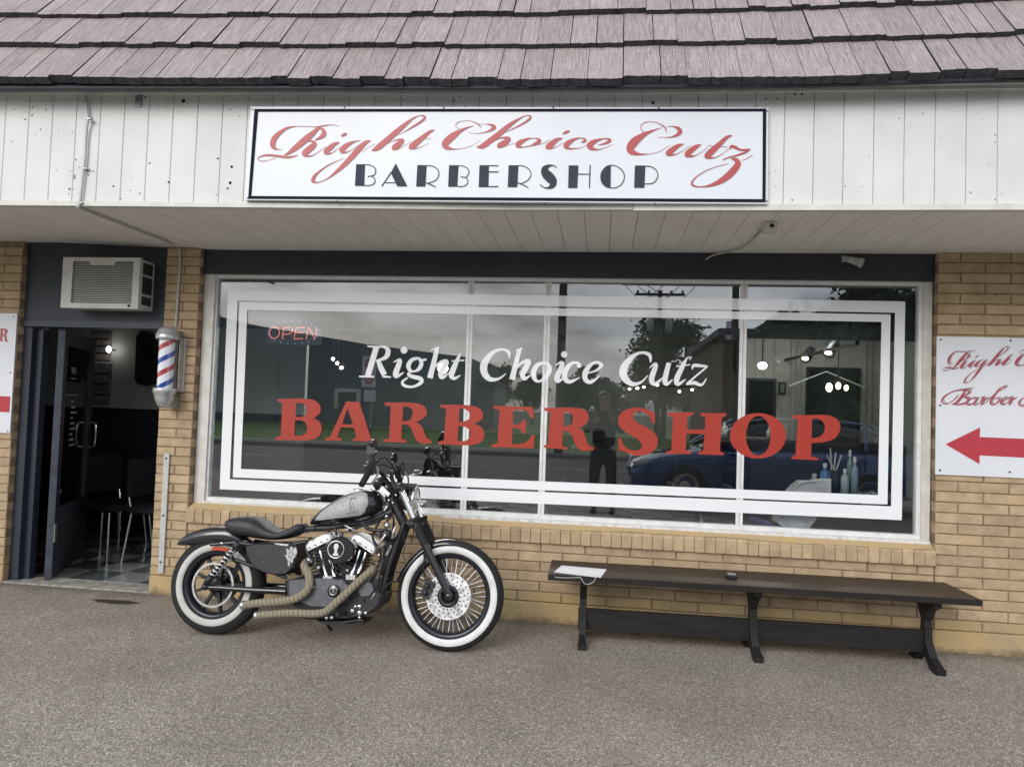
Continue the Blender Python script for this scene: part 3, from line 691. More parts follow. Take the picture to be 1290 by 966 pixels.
# ---- door frame and open door leaf
jx0 = XD0; y0d = .07
m = MB(); m.box(jx0+.001, jx0+.075, .055, .16, .0, zdh-.012); m.box(jx0+.075, jx0+.13, .10, .16, 0, zdh-.012); m.build('door_jamb', NAVY, B)
m = MB(); m.box(XD1-.03, XD1-.001, .10, .16, .0, zdh-.012); m.build('door_jamb', NAVYD, B)
m = MB(); m.box(jx0, XD1, .0, .20, -.03, .012); m.build('threshold', mat('threshold_stone', (.34,.32,.28), .8, c2=(.20,.185,.16), sc=12, lo=.45, hi=.6), B)
hx, hy = -4.20, .105; da = R(116); dv = Vector((math.cos(da), math.sin(da), 0)); dn = Vector((dv.y, -dv.x, 0)); dz = Vector((0,0,1))
DW, DH = 1.0, zdh-.02
def dbox(mb, u0, u1, t0, t1, z0, z1): mb.obox(Vector((hx,hy,0))+dv*((u0+u1)/2)+dn*((t0+t1)/2)+dz*((z0+z1)/2), dv, dn, dz, (u1-u0)/2, (t1-t0)/2, (z1-z0)/2)
m = MB(); dbox(m, 0, .11, -.022, .022, .02, DH); dbox(m, DW-.11, DW, -.022, .022, .02, DH); dbox(m, .11, DW-.11, -.0215, .0215, DH-.12, DH); dbox(m, .11, DW-.11, -.0215, .0215, .02, .55)
D = m.build('door', NAVYD, B)
m = MB(); dbox(m, .109, DW-.109, -.004, .004, .55, DH-.12); m.build('door_glass', GLASSD, D)
m = MB(); dbox(m, -.004, .0, -.024, .024, .02, DH); m.build('door_edge', mat('worn_edge', (.055,.065,.085), .5, c2=(.03,.037,.05), sc=10), D)
for sg in (1,-1):
    q = lambda u, t, z: Vector((hx,hy,0))+dv*u+dn*t*sg+dz*z
    m = MB(); m.tube(crom([q(DW-.055,.022,.98),q(DW-.06,.06,.985),q(DW-.07,.075,1.02),q(DW-.07,.075,1.16),q(DW-.06,.06,1.195),q(DW-.055,.022,1.20)],4), .011, 8); m.build('door_handle', CHROME, D)
m = MB(); dbox(m, -.003, .06, .022, .03, .30, .44); m.build('hinge', CHROMER, D)
# faint lettering and a small sticker on the door glass
STK = mat('sticker_grey', (.22,.24,.27), .6)
def dq(u, z): return Vector((hx,hy,0))+dv*u+dn*.006+dz*z
m = MB()
for (u, z, w_, h) in ((.30,1.66,.10,.012),(.32,1.62,.03,.05),(.37,1.62,.03,.05),(.42,1.62,.03,.05),(.30,1.575,.16,.010),(.20,1.44,.35,.008)):
    m.quad(dq(u,z), dq(u+w_,z), dq(u+w_,z+h), dq(u,z+h))
for i in range(9):
    z = 1.38-i*.045; m.quad(dq(.36,z), dq(.44+.05*(i%3),z), dq(.44+.05*(i%3),z+.016), dq(.36,z+.016))
m.build('door_lettering', STK, D)
m = MB(); m.box(XD0+.14, XD0+.21, .13, .14, 0, zdh-.02)

# ---- interior
IW = mat('interior_wall', (.34,.35,.335), .8, c2=(.28,.29,.275), sc=2)
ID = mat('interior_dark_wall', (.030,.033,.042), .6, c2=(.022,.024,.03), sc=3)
IC = mat('interior_ceiling', (.30,.30,.29), .9)
XI0, XI1, YI = -8.4, 3.7, 8.0
m = MB(); m.quad((XI0,YI,1.0),(XI1,YI,1.0),(XI1,YI,2.75),(XI0,YI,2.75)); m.box(XI1-.05,XI1,.165,YI,0.002,2.75); m.box(XI0,XI0+.05,.165,YI,.002,2.75); m.build('interior_wall', IW, B)
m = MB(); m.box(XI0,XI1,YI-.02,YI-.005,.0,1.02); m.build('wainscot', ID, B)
m = MB(); m.box(XI0,XI1,.165,YI+.1,2.75,2.82); m.build('ceiling', IC, B)
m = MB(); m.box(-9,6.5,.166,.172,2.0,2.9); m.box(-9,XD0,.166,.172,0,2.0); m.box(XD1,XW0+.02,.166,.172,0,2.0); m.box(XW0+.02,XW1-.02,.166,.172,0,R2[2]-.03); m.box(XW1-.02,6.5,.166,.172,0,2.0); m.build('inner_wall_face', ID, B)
T1 = mat('floor_tile_light', (.26,.265,.26), .22, c2=(.20,.205,.20), sc=8); T2 = mat('floor_tile_dark', (.085,.095,.10), .2, c2=(.06,.066,.07), sc=8)
m = MB(); m.box(XI0,XI1,.2,YI,-.03,.004); FL = m.build('interior_floor', T2, B)
for mt, q in ((T1,0),(T2,1)):
    mb = MB(); mb.bbox(-.151,.151,-.151,.151,-.004,.006,.0015); mesh_ = None
    for i in range(8):
        for j in range(6):
            if (i+j) % 2 != q: continue
            p = Vector((-5.5+i*.305, .36+j*.305, .004))
            if mesh_ is None: o = mb.build('floor_tile', mt, FL); o.location = p; mesh_ = o.data
            else: inst('floor_tile', mesh_, p, FL)
mb = MB(); mb.cur = 0
for i in range(-8, 30):
    for j in range(0, 25):
        x, y = -5.5+i*.305, .36+j*.305
        if 0 <= i < 8 and j < 6 or x < XI0+.2 or x > XI1-.2 or y > YI-.2: continue
        mb.cur = (i+j) % 2; mb.box(x-.151, x+.151, y-.151, y+.151, .0, .009)
tag(mb.build('floor_tiles_beyond', [T1,T2], FL), kind='stuff')
# tall partition with posters just inside the door
yp = 2.0
def wpx(px, py, y): return at(px, py, y)
pw = mat('partition_paint', (.62,.64,.62), .8, c2=(.55,.57,.55), sc=3)
a, b = wpx(139,417,yp), wpx(200,516,yp)
m = MB(); m.box(a.x-2.2, a.x+2.2, yp, yp+.06, b.z, 2.74); m.build('partition_wall', pw, B)
m = MB(); m.box(a.x-2.2, a.x+2.2, yp-.02, yp+.05, .01, b.z); m.build('partition_wainscot', ID, B)

# ================================================================ THINGS ON THE FACADE
# main signboard
ys = -1.075
_p0 = Vector((-2.1, fy(-2.1)-.034, 2.9)); _p1 = Vector((.84, fy(.84)-.034, 2.9)); _sn = (_p1-_p0).cross(Vector((0,0,1))).normalized()
_at = at
def ats(px, py, y):                                 # y counts from the signboard's own plane
    d = ray(px, py); n_ = _sn if _sn.y < 0 else -_sn
    o_ = _p0 - n_*(y-ys) if True else _p0
    return CAM + d*((o_-CAM).dot(n_)/d.dot(n_))
at = ats
S = thing('shop_sign', (-.63, ys, 2.62), 'wide white signboard with dark border reading Right Choice Cutz Barbershop on the siding', 'sign')
TL, TR, BR, BL_ = (316,134.5),(968,136),(967,257),(308,252)
q = [at(*p, ys) for p in (TL,TR,BR,BL_)]; qb = [v+Vector((0,.03,0)) for v in q]
m = MB(); m.add(q+qb, [(0,1,2,3),(4,7,6,5),(0,4,5,1),(1,5,6,2),(2,6,7,3),(3,7,4,0)]); m.build('board', SIGNW, S)
fo = [(321,139),(967,137),(965.5,254.5),(311,249.5)]
fo = [(320.5,137.5),(965.5,137.0),(964.5,255),(312.5,250.5)]; fi = [(325,141),(961,140.5),(960.5,251),(316.5,247)]
m = MB(); m.add([at(*p, ys-.003) for p in fo+fi]+[at(*p, ys-.0002) for p in fo+fi], [(0,1,5,4),(1,2,6,5),(2,3,7,6),(3,0,4,7)]); m.build('border', SIGNK, S)
yt = ys-.0035
a1 = zm(320,140,9.66); a2 = zm(430,140,9.66); a3 = zm(550,140,9.66); a4 = zm(660,140,9.66); a5 = zm(780,140,7.167)
SCRIPT = [
 (a1, [[(340,462,4),(285,466,12),(232,430,58),(238,350,66),(300,275,50),(400,208,26),(500,188,8),(620,187,5),(760,192,8),(850,178,12),(940,168,6),(1025,180,4)],
       [(790,200,24),(720,265,58),(620,350,78),(500,450,62),(420,510,34),(370,535,12)],[(530,535,5),(470,553,16),(390,560,26),(280,545,26),(160,535,20),(70,556,12),(48,588,8),(90,610,8),(180,598,5),(270,568,5)],
       [(780,205,14),(835,225,34),(848,280,58),(800,325,34),(740,352,8)],[(640,362,8),(715,370,28),(728,410,62),(650,480,74),(610,520,60),(640,545,24),(710,540,10),(790,490,6),(880,430,5)]]),
 (a1, [[(1060,306,10),(1085,292,32),(1110,280,30),(1130,270,8)],[(1038,383,10),(985,400,40),(920,450,62),(870,500,52),(905,518,20),(960,500,8),(1050,435,4)]]),
 (a2, [[(235,360,5),(170,368,14),(80,405,48),(15,460,62),(5,495,40),(60,500,14),(130,470,6),(210,410,5)],
       [(355,360,8),(290,385,46),(200,475,66),(110,575,62),(20,665,50),(-70,745,32),(-160,815,12),(-250,858,8),(-310,866,14),(-348,848,42),(-325,790,34),(-263,730,18),(-163,660,12),(-63,612,7),(40,572,4)],[(250,495,4),(330,440,4),(410,400,5)]]),
 (a2, [[(690,290,4),(780,245,8),(870,190,20),(960,135,24),(1012,88,26),(1005,60,18),(950,57,7),(880,85,18),(780,160,44),(660,262,64),(540,365,66),(450,440,66),(372,482,14)],[(490,430,5),(590,380,5),(670,350,12),(745,350,32),(720,385,62),(650,435,62),(635,460,34),(700,455,8),(850,370,4)]]),
 (a2, [[(1132,232,8),(1070,255,34),(980,330,56),(880,410,70),(835,448,34),(900,455,12),(980,430,5),(1070,390,4)],[(900,348,4),(1100,332,4)]]),
 (a3, [[(540,200,4),(520,172,16),(470,140,8),(400,120,5),(310,122,5),(250,145,7),(232,185,5),(270,215,6)],[(535,160,4),(610,158,6),(665,170,26),(698,195,50),(665,228,30),(600,255,12),(500,272,5),(380,262,3)],
       [(450,180,4),(380,200,14),(290,240,40),(190,310,80),(110,385,82),(110,430,66),(170,458,26),(240,462,7),(360,445,5),(450,410,4),(530,355,3)]]),
 (a3, [[(800,272,4),(900,228,8),(1000,180,16),(1090,128,22),(1140,85,24),(1135,58,14),(1080,58,6),(1000,98,20),(890,170,48),(760,278,64),(640,370,66),(560,425,60),(490,440,10)],[(600,425,5),(700,362,5),(790,325,14),(880,330,36),(850,370,62),(770,415,62),(760,435,30),(820,430,8),(960,385,4)]]),
 (a4, [[(110,330,6),(40,340,24),(-50,385,58),(-78,420,48),(-20,440,12),(60,420,5)],[(110,330,5),(165,335,14),(190,362,40),(140,398,36),(70,425,8),(-10,440,4)],[(150,408,5),(230,395,5),(320,350,4)]]),
 (a4, [[(472,278,8),(500,264,30),(530,250,28),(562,242,6)],[(468,333,8),(400,350,44),(330,405,68),(285,440,50),(340,452,12),(400,430,6),(480,385,4)]]),
 (a4, [[(700,378,14),(740,368,26),(745,345,22),(695,328,8),(620,342,26),(545,385,58),(510,425,60),(550,455,22),(640,455,8),(700,445,5),(770,410,4)]]),
 (a4, [[(900,414,4),(980,396,20),(1045,362,34),(1030,338,16),(950,340,14),(860,370,50),(800,420,72),(830,455,44),(900,468,12),(980,450,6),(1075,405,4)]]),
 (a5, [[(428,195,4),(415,152,12),(360,112,5),(285,96,4),(215,112,6),(194,155,5),(225,190,6)],[(430,140,3),(490,140,8),(535,158,30),(550,190,38),(510,222,20),(440,238,5),(350,235,3)],
       [(380,150,3),(310,175,12),(230,210,38),(140,275,74),(100,335,70),(120,370,50),(180,388,18),(260,388,5),(350,370,4),(450,315,3)]]),
 (a5, [[(580,298,6),(530,315,34),(465,362,50),(440,385,38),(500,393,10),(560,365,4),(640,315,3)],[(740,302,6),(690,325,38),(630,372,50),(612,398,38),(670,406,10),(730,380,4),(800,325,3)]]),
 (a5, [[(1020,220,6),(970,240,30),(900,305,44),(820,378,58),(790,410,40),(840,422,12),(900,405,5),(1000,335,3)],[(800,312,4),(980,325,4)]]),
 (a5, [[(998,345,5),(1010,320,22),(1045,325,26),(1090,348,18),(1140,350,16),(1182,345,8),(1140,372,18),(1060,400,14),(985,420,10),(935,442,8)],[(1010,430,5),(1050,438,34),(1072,480,54),(1010,560,62),(920,630,48),(820,672,22),(740,684,8),(680,676,14),(655,652,16),(690,600,9),(780,540,6),(880,502,5),(985,476,4)],[(1110,448,4),(1160,425,5),(1205,395,4)]]),
]
for z, st in SCRIPT: LS(st, z, SIGNR, S, yt)
def HB(z, polys, strokes):
    mb = MB(); k = 0
    for p in polys: P = outl(p); mb.add([at(*z(*q_), yt) for q_ in P], [tuple(range(len(P)))])
    for s_ in strokes: k += 1; stroke(mb, s_, pmap(z, yt), k)
    mb.build('letter', SIGNG, S, fix=False)
HB(a2, [[(180,648,C),(287,648,C),(277,910,C),(165,910,C)]], [[(280,652,9),(350,658,9),(405,690,10),(418,735,11),(395,780,10),(320,797,10)],[(370,795,9),(405,825,10),(405,870,10),(360,902,9),(270,906,9)]])
HB(a2, [[(662,638,C),(803,916,C),(680,916,C),(602,752,C)]], [[(606,745,12),(492,916,13)],[(535,872,9),(668,872,9)]])
HB(a2, [[(925,658,C),(1037,660,C),(1022,918,C),(910,918,C)]], [[(1030,664,9),(1100,668,9),(1165,705,10),(1187,770,10),(1150,840,10),(1040,884,9)],[(1030,870,10),(1080,892,14),(1150,925,9)]])
HB(a3, [[(152,660,C),(266,660,C),(252,920,C),(140,920,C)]], [[(260,665,9),(330,672,9),(382,705,10),(392,750,10),(365,800,10),(330,806,10),(292,795,10)],[(350,808,9),(378,840,10),(372,885,10),(330,914,9),(250,918,9)]])
HB(a3, [[(522,660,C),(636,660,C),(630,925,C),(512,925,C)]], [[(630,665,10),(750,665,10)],[(630,740,12),(752,740,12)],[(625,919,11),(752,918,11)]])
HB(a3, [[(877,660,C),(996,660,C),(982,925,C),(865,925,C)]], [[(990,664,9),(1060,670,9),(1125,710,10),(1148,775,10),(1110,842,10),(1015,888,9)],[(985,872,10),(1035,890,13),(1118,932,9)]])
HB(a4, [], [[(398,688,12),(355,663,12),(300,668,36),(258,705,82),(265,755,108),(310,805,118),(350,855,104),(345,905,70),(300,934,26),(245,930,12),(195,895,12)]])
HB(a4, [[(545,662,C),(663,662,C),(650,935,C),(538,935,C)]], [[(655,768,10),(802,768,10)],[(806,657,13),(797,935,13)]])
HB(a4, [[(1058,655,C),(1000,672),(945,735),(930,800),(945,870),(990,920),(1054,940,C)]], [[(1055,658,9),(1130,672,9),(1200,730,11),(1224,800,11),(1195,880,11),(1130,928,9),(1052,937,9)]])
HB(a5, [[(142,492,C),(237,492,C),(228,692,C),(135,692,C)]], [[(232,497,7),(290,503,7),(335,535,8),(350,580,8),(330,630,8),(290,655,7),(230,657,7)]])
for (px, py) in ((318,137),(434,134.5),(559,135),(697,134.5),(830,134.8),(967,139),(312,251),(425,255.5),(554,256.5),(686,257.5),(825,258),(966,255)):
    p = at(px, py+1.2 if py < 200 else py-1.5, ys-.001); m = MB(); m.lathe(p, (0,1,0), [(0,-.003),(.004,-.003),(.004,.0)], 8); m.build('screw', DARK, S)

at = _at
# right hand arrow sign
yr = -.012
q = [at(*p, yr) for p in ((1180.5,423),(1290,425.5))]; x0 = q[0].x; z1 = q[0].z-.004; z0 = at(1180,597.5,yr).z
S2 = thing('arrow_sign', (x0+.62, yr, z0), 'white panel with crimson script over a red arrow, on brick right of the window', 'sign')
m = MB(); m.box(x0, x0+1.24, yr, yr+.008, z0, z1); m.build('board', SIGNW, S2)
zr = zm(1170,410,4.83)
m = MB(); P = [(102,722),(312,620),(312,678),(900,702),(900,820),(309,790),(309,843)]; m.add([at(*zr(*p), yr-.001) for p in P], [(1,6,0),(2,3,4,5)]); m.build('arrow', mat('arrow_red', (.42,.045,.06), .5, spec=.3), S2)
SHG = mat('script_shadow', (.28,.29,.31), .5)
def amap(z, y, k0): # main sign glyphs reduced onto the arrow sign
    def f(px, py, k):
        X, Y = z(px, py); u = 1191+(X-334)*.392; v = 460+(Y-190)*.56
        return at(u+ox, v+oy+(X-334)*.0085, y-.00012*(k+k0))
    return f
for (ox, oy, mt, yy) in ((2.2,-1.2,SHG,yr-.0006), (0,0,mat('script_crimson',(.36,.05,.075),.5),yr-.0022)):
    for z, st in SCRIPT:
        mb = MB()
        for k, s_ in enumerate(st): stroke(mb, [(a_,b_,max(c_*.95,12)) for a_,b_,c_ in s_], amap(z, yy, 0), k)
        mb.build('letter', mt, S2, fix=False)
    BS = [[[(265,385,4),(205,390,5),(140,405,6),(92,435,8),(80,462,8),(105,478,5),(150,455,4),(175,425,4)],[(222,392,6),(200,430,12),(170,468,12),(140,480,4)],[(180,395,4),(230,395,6),(245,410,10),(205,432,6)],[(205,434,5),(240,445,10),(225,470,10),(180,482,5),(145,478,4)]],
      [[(295,446,5),(270,442,6),(240,456,9),(228,472,9),(245,483,7),(275,470,5),(295,446,4)],[(298,440,8),(280,466,10),(276,480,8),(292,482,4),(318,458,3)]],
      [[(315,465,3),(328,436,8),(340,448,6)],[(338,444,9),(318,484,10)],[(328,466,4),(350,446,6),(362,444,9)],[(318,484,3),(355,466,3)]],
      [[(350,465,3),(410,410,4),(465,378,6),(462,370,5),(430,385,6),(395,430,10),(375,470,10),(395,482,6),(425,460,8),(425,442,6),(395,448,4)]],
      [[(435,465,3),(465,455,5),(475,443,7),(455,441,6),(438,468,10),(455,482,6),(485,465,3)]],
      [[(485,465,3),(498,436,8),(508,447,6)],[(506,444,9),(488,484,10)],[(498,466,4),(518,446,6),(530,444,9)]],
      [[(640,400,6),(660,385,7),(640,375,6),(600,385,7),(590,410,9),(620,440,11),(610,470,9),(570,490,6),(548,478,8),(556,455,7),(580,440,4)]],
      [[(650,465,3),(710,410,4),(755,378,6),(750,370,5),(720,385,6),(680,440,10),(660,485,10)],[(665,470,4),(710,442,8),(700,480,10),(725,465,3)]],
      [[(755,442,5),(730,455,9),(730,480,8),(760,482,6),(780,455,8),(765,442,5)]],
      [[(815,440,9),(790,490,10),(765,530,7)],[(808,455,4),(840,442,8),(845,465,9),(815,486,6)]]]
    for L_ in BS:
        mb = MB()
        for k, s_ in enumerate(L_): stroke(mb, [(a_, b_, c_*1.15) for a_, b_, c_ in s_], (lambda px, py, k, yy=yy, ox=ox, oy=oy: at(zr(px,py)[0]+ox, zr(px,py)[1]+oy, yy-.00012*k)), k)
        mb.build('letter', mt, S2, fix=False)
for (px, py) in ((1185,428),(1273,429),(1184.3,510.5),(1184,592),(1272,594.5)):
    p = at(px, py, yr-.001); m = MB(); m.lathe(p, (0,1,0), [(0,-.003),(.006,-.003),(.006,0)], 10); m.build('screw', DARK, S2)
# left hand sign
xl1 = (at(21,396,yr).x+at(13,546,yr).x)/2; zl1 = at(18,395,yr).z; zl0 = at(10,545.5,yr).z
S3 = thing('barber_sign', (xl1-.6, yr, zl0), 'white panel with red capital R over a red bar, left of the door', 'sign')
m = MB(); m.box(xl1-1.22, xl1, yr, yr+.008, zl0, zl1); m.build('board', SIGNW, S3)
m = MB(); za, zb2 = at(5,499,yr).z, at(5,519,yr).z; m.box(xl1-.75, at(12.5,510,yr).x, yr-.0012, yr, zb2, za)
xt_ = xl1-.75; m.prism([(xt_-.28,(za+zb2)/2),(xt_+.002,za+.10),(xt_+.002,zb2-.10)], yr-.0012, yr-.0002); m.build('arrow', MATS['arrow_red'], S3)
RL = [[(845,158,C),(1000,158,C),(1070,162),(1130,178),(1158,215),(1150,260),(1080,305,C),(1115,325),(1138,370),(1160,420),(1195,440,C),(1193,458,C),(1130,462),(1085,440),(1060,390),(1045,350),(1020,325),(975,320,C),(972,425,C),(1010,438,C),(1008,454,C),(835,448,C),(836,432,C),(880,424,C),(893,186,C),(850,178,C)], [(985,188,C),(1022,190),(1050,212),(1053,250),(1030,288),(978,298,C)]]
BLt = [[(52,133,C),(200,128,C),(262,131),(330,142),(372,185),(368,235),(325,275,C),(365,298),(383,345),(372,392),(335,425),(260,437,C),(40,434,C),(42,412,C),(80,405,C),(92,160,C),(60,152,C)], [(192,160,C),(232,163),(262,180),(275,215),(262,250),(228,264),(190,263,C)], [(186,290,C),(232,292),(264,310),(276,350),(260,388),(225,404),(180,403,C)]]
ELt = [[(52,133,C),(330,133,C),(335,215,C),(315,215,C),(290,165),(190,160,C),(190,268,C),(230,265),(255,235,C),(275,235,C),(275,330,C),(255,330,C),(235,295),(190,292,C),(188,405,C),(290,405),(325,350,C),(345,350,C),(340,436,C),(42,434,C),(42,412,C),(80,405,C),(92,160,C),(60,152,C)]]
ALt = [[(195,130,C),(260,130,C),(345,420,C),(385,428,C),(383,446,C),(210,440,C),(212,424,C),(240,418,C),(222,345,C),(127,340,C),(95,412,C),(130,424,C),(128,440,C),(8,437,C),(10,420,C),(45,408,C)], [(172,200,C),(215,320,C),(133,318,C)]]
zt1, zt0 = at(8,413,yr).z, at(8,430,yr).z; hR = zt1-zt0; xR1 = at(10.5,425,yr).x
for i, (lp, a_, b_) in enumerate(((RL,835,1195),(ELt,40,345),(BLt,40,383),(RL,835,1195),(ALt,8,385),(BLt,40,383))):
    wR = hR*.78; xx1 = xR1-i*(wR+.022)
    f = lambda px, py, k, xx1=xx1, a_=a_, b_=b_: Vector((xx1-wR+(px-a_)/(b_-a_)*wR, yr-.0014, zt1-(py-140)/310*hR))
    letter_outline('letter', lp, f, SIGNR, S3)
for (px, py) in ((17.5,399),(13,469.5),(9.7,543)):
    p = at(px, py, yr-.001); m = MB(); m.lathe(p, (0,1,0), [(0,-.003),(.005,-.003),(.005,0)], 10); m.build('screw', DARK, S3)

# air conditioner
ya = -.125
ax0 = (at(79,322,ya).x+at(78,386,ya).x)/2; ax1 = (at(176.5,327,ya).x+at(174.5,390,ya).x)/2; az1 = at(128,324.5,ya).z; az0 = at(127,388.5,ya).z
A = thing('air_conditioner', ((ax0+ax1)/2, ya, az0), 'off-white window air conditioner sticking out of the navy panel over the door', 'air conditioner')
m = MB()
m.cur = 0; m.bbox(ax0+.006, ax1-.006, ya+.012, .30, az0+.006, az1-.006, .006); m.build('cabinet', ACW, A)
fb = .045
m = MB(); W_ = ax1-ax0; Hh = az1-az0; gx0, gx1, gz0, gz1 = ax0+W_*.13, ax1-W_*.085, az0+Hh*.10, az1-Hh*.075
m.box(ax0, gx0, ya-.004, ya+.02, az0, az1); m.box(gx1, ax1, ya-.004, ya+.02, az0, az1); m.box(gx0, gx1, ya-.004, ya+.02, az0, gz0); m.box(gx0, gx1, ya-.004, ya+.02, gz1, az1)
m.prism([(gx0+W_*.21,gz1+.001),(gx0+W_*.24,gz1-.030),(gx0+W_*.53,gz1-.030),(gx0+W_*.56,gz1+.001)], ya-.0035, ya+.0195)
m.build('front_frame', ACW, A)
m = MB(); m.box(gx0-.004, gx1+.004, ya+.019, ya+.024, gz0-.004, gz1+.004); m.build('coil', mat('coil', (.085,.083,.08), .6, c2=(.12,.115,.11), sc=30), A)
for i in range(24):
    z = gz0+(gz1-gz0)*(i+.5)/24
    m = MB(); m.box(gx0, gx1, ya+.004, ya+.014, z-.0022, z+.0020); m.build('grille_slat', ACG, A)
for i, (za_, zb_) in enumerate(((.70,.93),(.32,.66),(.10,.27))):
    m = MB(); m.box(ax1-.0055, ax1-.003, ya+.04, ya+.15, az0+Hh*za_, az0+Hh*zb_); v = m.build('side_vent', DARK, A)
    for k in range(4):
        z = az0+Hh*(za_+(zb_-za_)*(k+.5)/4); m = MB(); m.box(ax1-.003, ax1-.001, ya+.04, ya+.15, z-.003, z+.003); m.build('vent_slat', ACG, v)
m = MB(); m.lathe((ax1-.07, ya-.004, az0+.022), (0,-1,0), [(0,.006),(.009,.006),(.009,0)], 10); m.build('drain_plug', DARK, A)

# barber pole
ypp = -.11
pc0 = at(211,512,ypp); pc1 = at(212,411,ypp); pxc = (at(207.5,505,ypp).x+at(211,415,ypp).x)/2
PZ = lambda py: at(209, py, ypp).z
rb = (at(223,440,ypp).x-at(197.5,440,ypp).x)/2*.80
BP = thing('barber_pole', (pxc, ypp, PZ(513)), 'wall-mounted barber pole with red and blue stripes between silver domed caps', 'barber pole')
def stripe_mat():
    m = bpy.data.materials.new('barber_stripes'); m.use_nodes = True; t = m.node_tree; n = t.nodes; l = t.links; b = n['Principled BSDF']
    tcn = n.new('ShaderNodeTexCoord'); sx = n.new('ShaderNodeSeparateXYZ'); l.new(tcn.outputs['Object'], sx.inputs[0])
    an = n.new('ShaderNodeMath'); an.operation = 'ARCTAN2'; l.new(sx.outputs['Y'], an.inputs[0]); l.new(sx.outputs['X'], an.inputs[1])
    a2_ = n.new('ShaderNodeMath'); a2_.operation = 'MULTIPLY'; a2_.inputs[1].default_value = -1/(2*math.pi); l.new(an.outputs[0], a2_.inputs[0])
    zs_ = n.new('ShaderNodeMath'); zs_.operation = 'MULTIPLY_ADD'; zs_.inputs[1].default_value = 1/.195; zs_.inputs[2].default_value = STR_PH; l.new(sx.outputs['Z'], zs_.inputs[0])
    ad = n.new('ShaderNodeMath'); ad.operation = 'ADD'; l.new(a2_.outputs[0], ad.inputs[0]); l.new(zs_.outputs[0], ad.inputs[1])
    fr = n.new('ShaderNodeMath'); fr.operation = 'FRACT'; l.new(ad.outputs[0], fr.inputs[0])
    r = n.new('ShaderNodeValToRGB'); r.color_ramp.interpolation = 'CONSTANT'; e = r.color_ramp.elements
    e[0].position = 0; e[0].color = (.72,.74,.78,1); e[1].position = .27; e[1].color = (.38,.04,.05,1)
    q_ = e.new(.47); q_.color = (.72,.74,.78,1); q_ = e.new(.77); q_.color = (.02,.06,.30,1); q_ = e.new(.97); q_.color = (.72,.74,.78,1)
    l.new(fr.outputs[0], r.inputs[0]); l.new(r.outputs[0], b.inputs['Base Color']); b.inputs['Roughness'].default_value = .15; b.inputs['Coat Weight'].default_value = .6
    return m
STR_PH = .85; CAPS = mat('cap_silver', (.60,.60,.60), .3, .55, c2=(.48,.48,.48), sc=20)
m = MB(); m.lathe((pxc,ypp,PZ(490)), (0,0,1), [(rb*.86,0),(rb*.86,PZ(427)-PZ(490))], 32)
o = m.build('striped_cylinder', stripe_mat(), BP); 
m = MB(); z = PZ(427); k = PZ(411)-z
m.lathe((pxc,ypp,z), (0,0,1), [(rb*.8,-.004),(rb*1.22,-.004),(rb*1.25,.0),(rb*1.25,k*.38),(rb*1.15,k*.42),(rb*1.1,k*.58),(rb*.85,k*.82),(rb*.45,k*.97),(0,k)], 28); m.build('top_cap', CAPS, BP)
z = PZ(489.5); k = z-PZ(514)
m = MB(); m.lathe((pxc,ypp,z), (0,0,-1), [(rb*.8,-.003),(rb*1.22,-.003),(rb*1.25,.0),(rb*1.25,k*.22),(rb*1.12,k*.27),(rb*1.05,k*.5),(rb*.75,k*.85),(rb*.35,k*.99),(0,k)], 28); m.build('bottom_cap', CAPS, BP)
m = MB(); m.bbox(pxc-.012, pxc+.085, -.02, .004, PZ(493), PZ(424), .004); m.build('back_plate', GREYP, BP)
for sx_ in (.052, .07):
    m = MB(); m.box(pxc+sx_, pxc+sx_+.006, -.07, -.02, PZ(493), PZ(424)); m.build('side_rail', CHROMER, BP)
for (a_, b_) in ((514,500),(423,415)):
    m = MB(); m.bbox(pxc-.01, pxc+.05, ypp, .004, PZ(a_), PZ(b_), .003); m.build('bracket', GALV, BP)

# conduit from the siding down to the pole
yc = fy(-3.2)-.012
Cn = thing('conduit', at(225,405,-.01), 'thin grey conduit running down the siding, across the soffit to the barber pole', 'conduit')
z_ = ZF-.008
P1 = [at(108,121,yc), at(109,140,yc-.004), at(111,150,yc-.01), at(109,165,yc-.002), at(107,200,yc), at(103,235,yc), at(100.5,256,yc)]
P2 = [P1[-1], Vector((P1[-1].x, P1[-1].y-.006, z_-.008)), atz(104,263,z_), atz(160,285,z_), atz(205,302,z_+.0), at(222,310,-.012), at(226.5,318,-.012), at(226,345,-.012), at(223.5,380,-.012), at(221.5,411,-.012)]
m = MB(); m.tube(crom(P1,3), .0075, 8); m.build('wall_run', GREYP, Cn)
m = MB(); m.tube(crom(P2[:1]+P2[1:5],3), .0085, 8); m.build('soffit_run', GREYP, Cn)
m = MB(); m.tube(crom(P2[4:],4), .0085, 8); m.build('lower_run', GREYP, Cn)
for p in (P1[2], P1[4]+Vector((0,0,-.06)), P1[-1]):
    m = MB(); m.bbox(p.x-.012, p.x+.022, p.y-.008, p.y+.012, p.z-.006, p.z+.006, .002); m.build('strap', GALV, Cn)

# plate and old holes on the siding
pp = at(175,128,fy(-2.7)-.004); m = MB(); m.bbox(pp.x-.024, pp.x+.022, pp.y-.006, pp.y+.006, pp.z-.036, pp.z+.036, .003)
tag(m.build('bracket_plate', GALV, own=pp.copy()), 'small grey metal plate high on the white siding left of the signboard', 'bracket')
for (px, py, r) in ((237,132,.012),(191,128,.006),(46,158,.005),(823,127,.009),(1003,116,.006),(1012,116,.006),(296,213,.008),(294,233,.009),(291,240,.006),(152,239,.005),(219,233,.006),(196,210,.005),(279,203,.006)):
    m = MB(); X = at(px, py, -1.05); m.lathe(Vector((X.x, fy(X.x)-.0005, X.z)), (0,-1,0), [(0,.0012),(r,.0012),(r,0)], 9)
    m.build('nail_hole', DARK, fas)
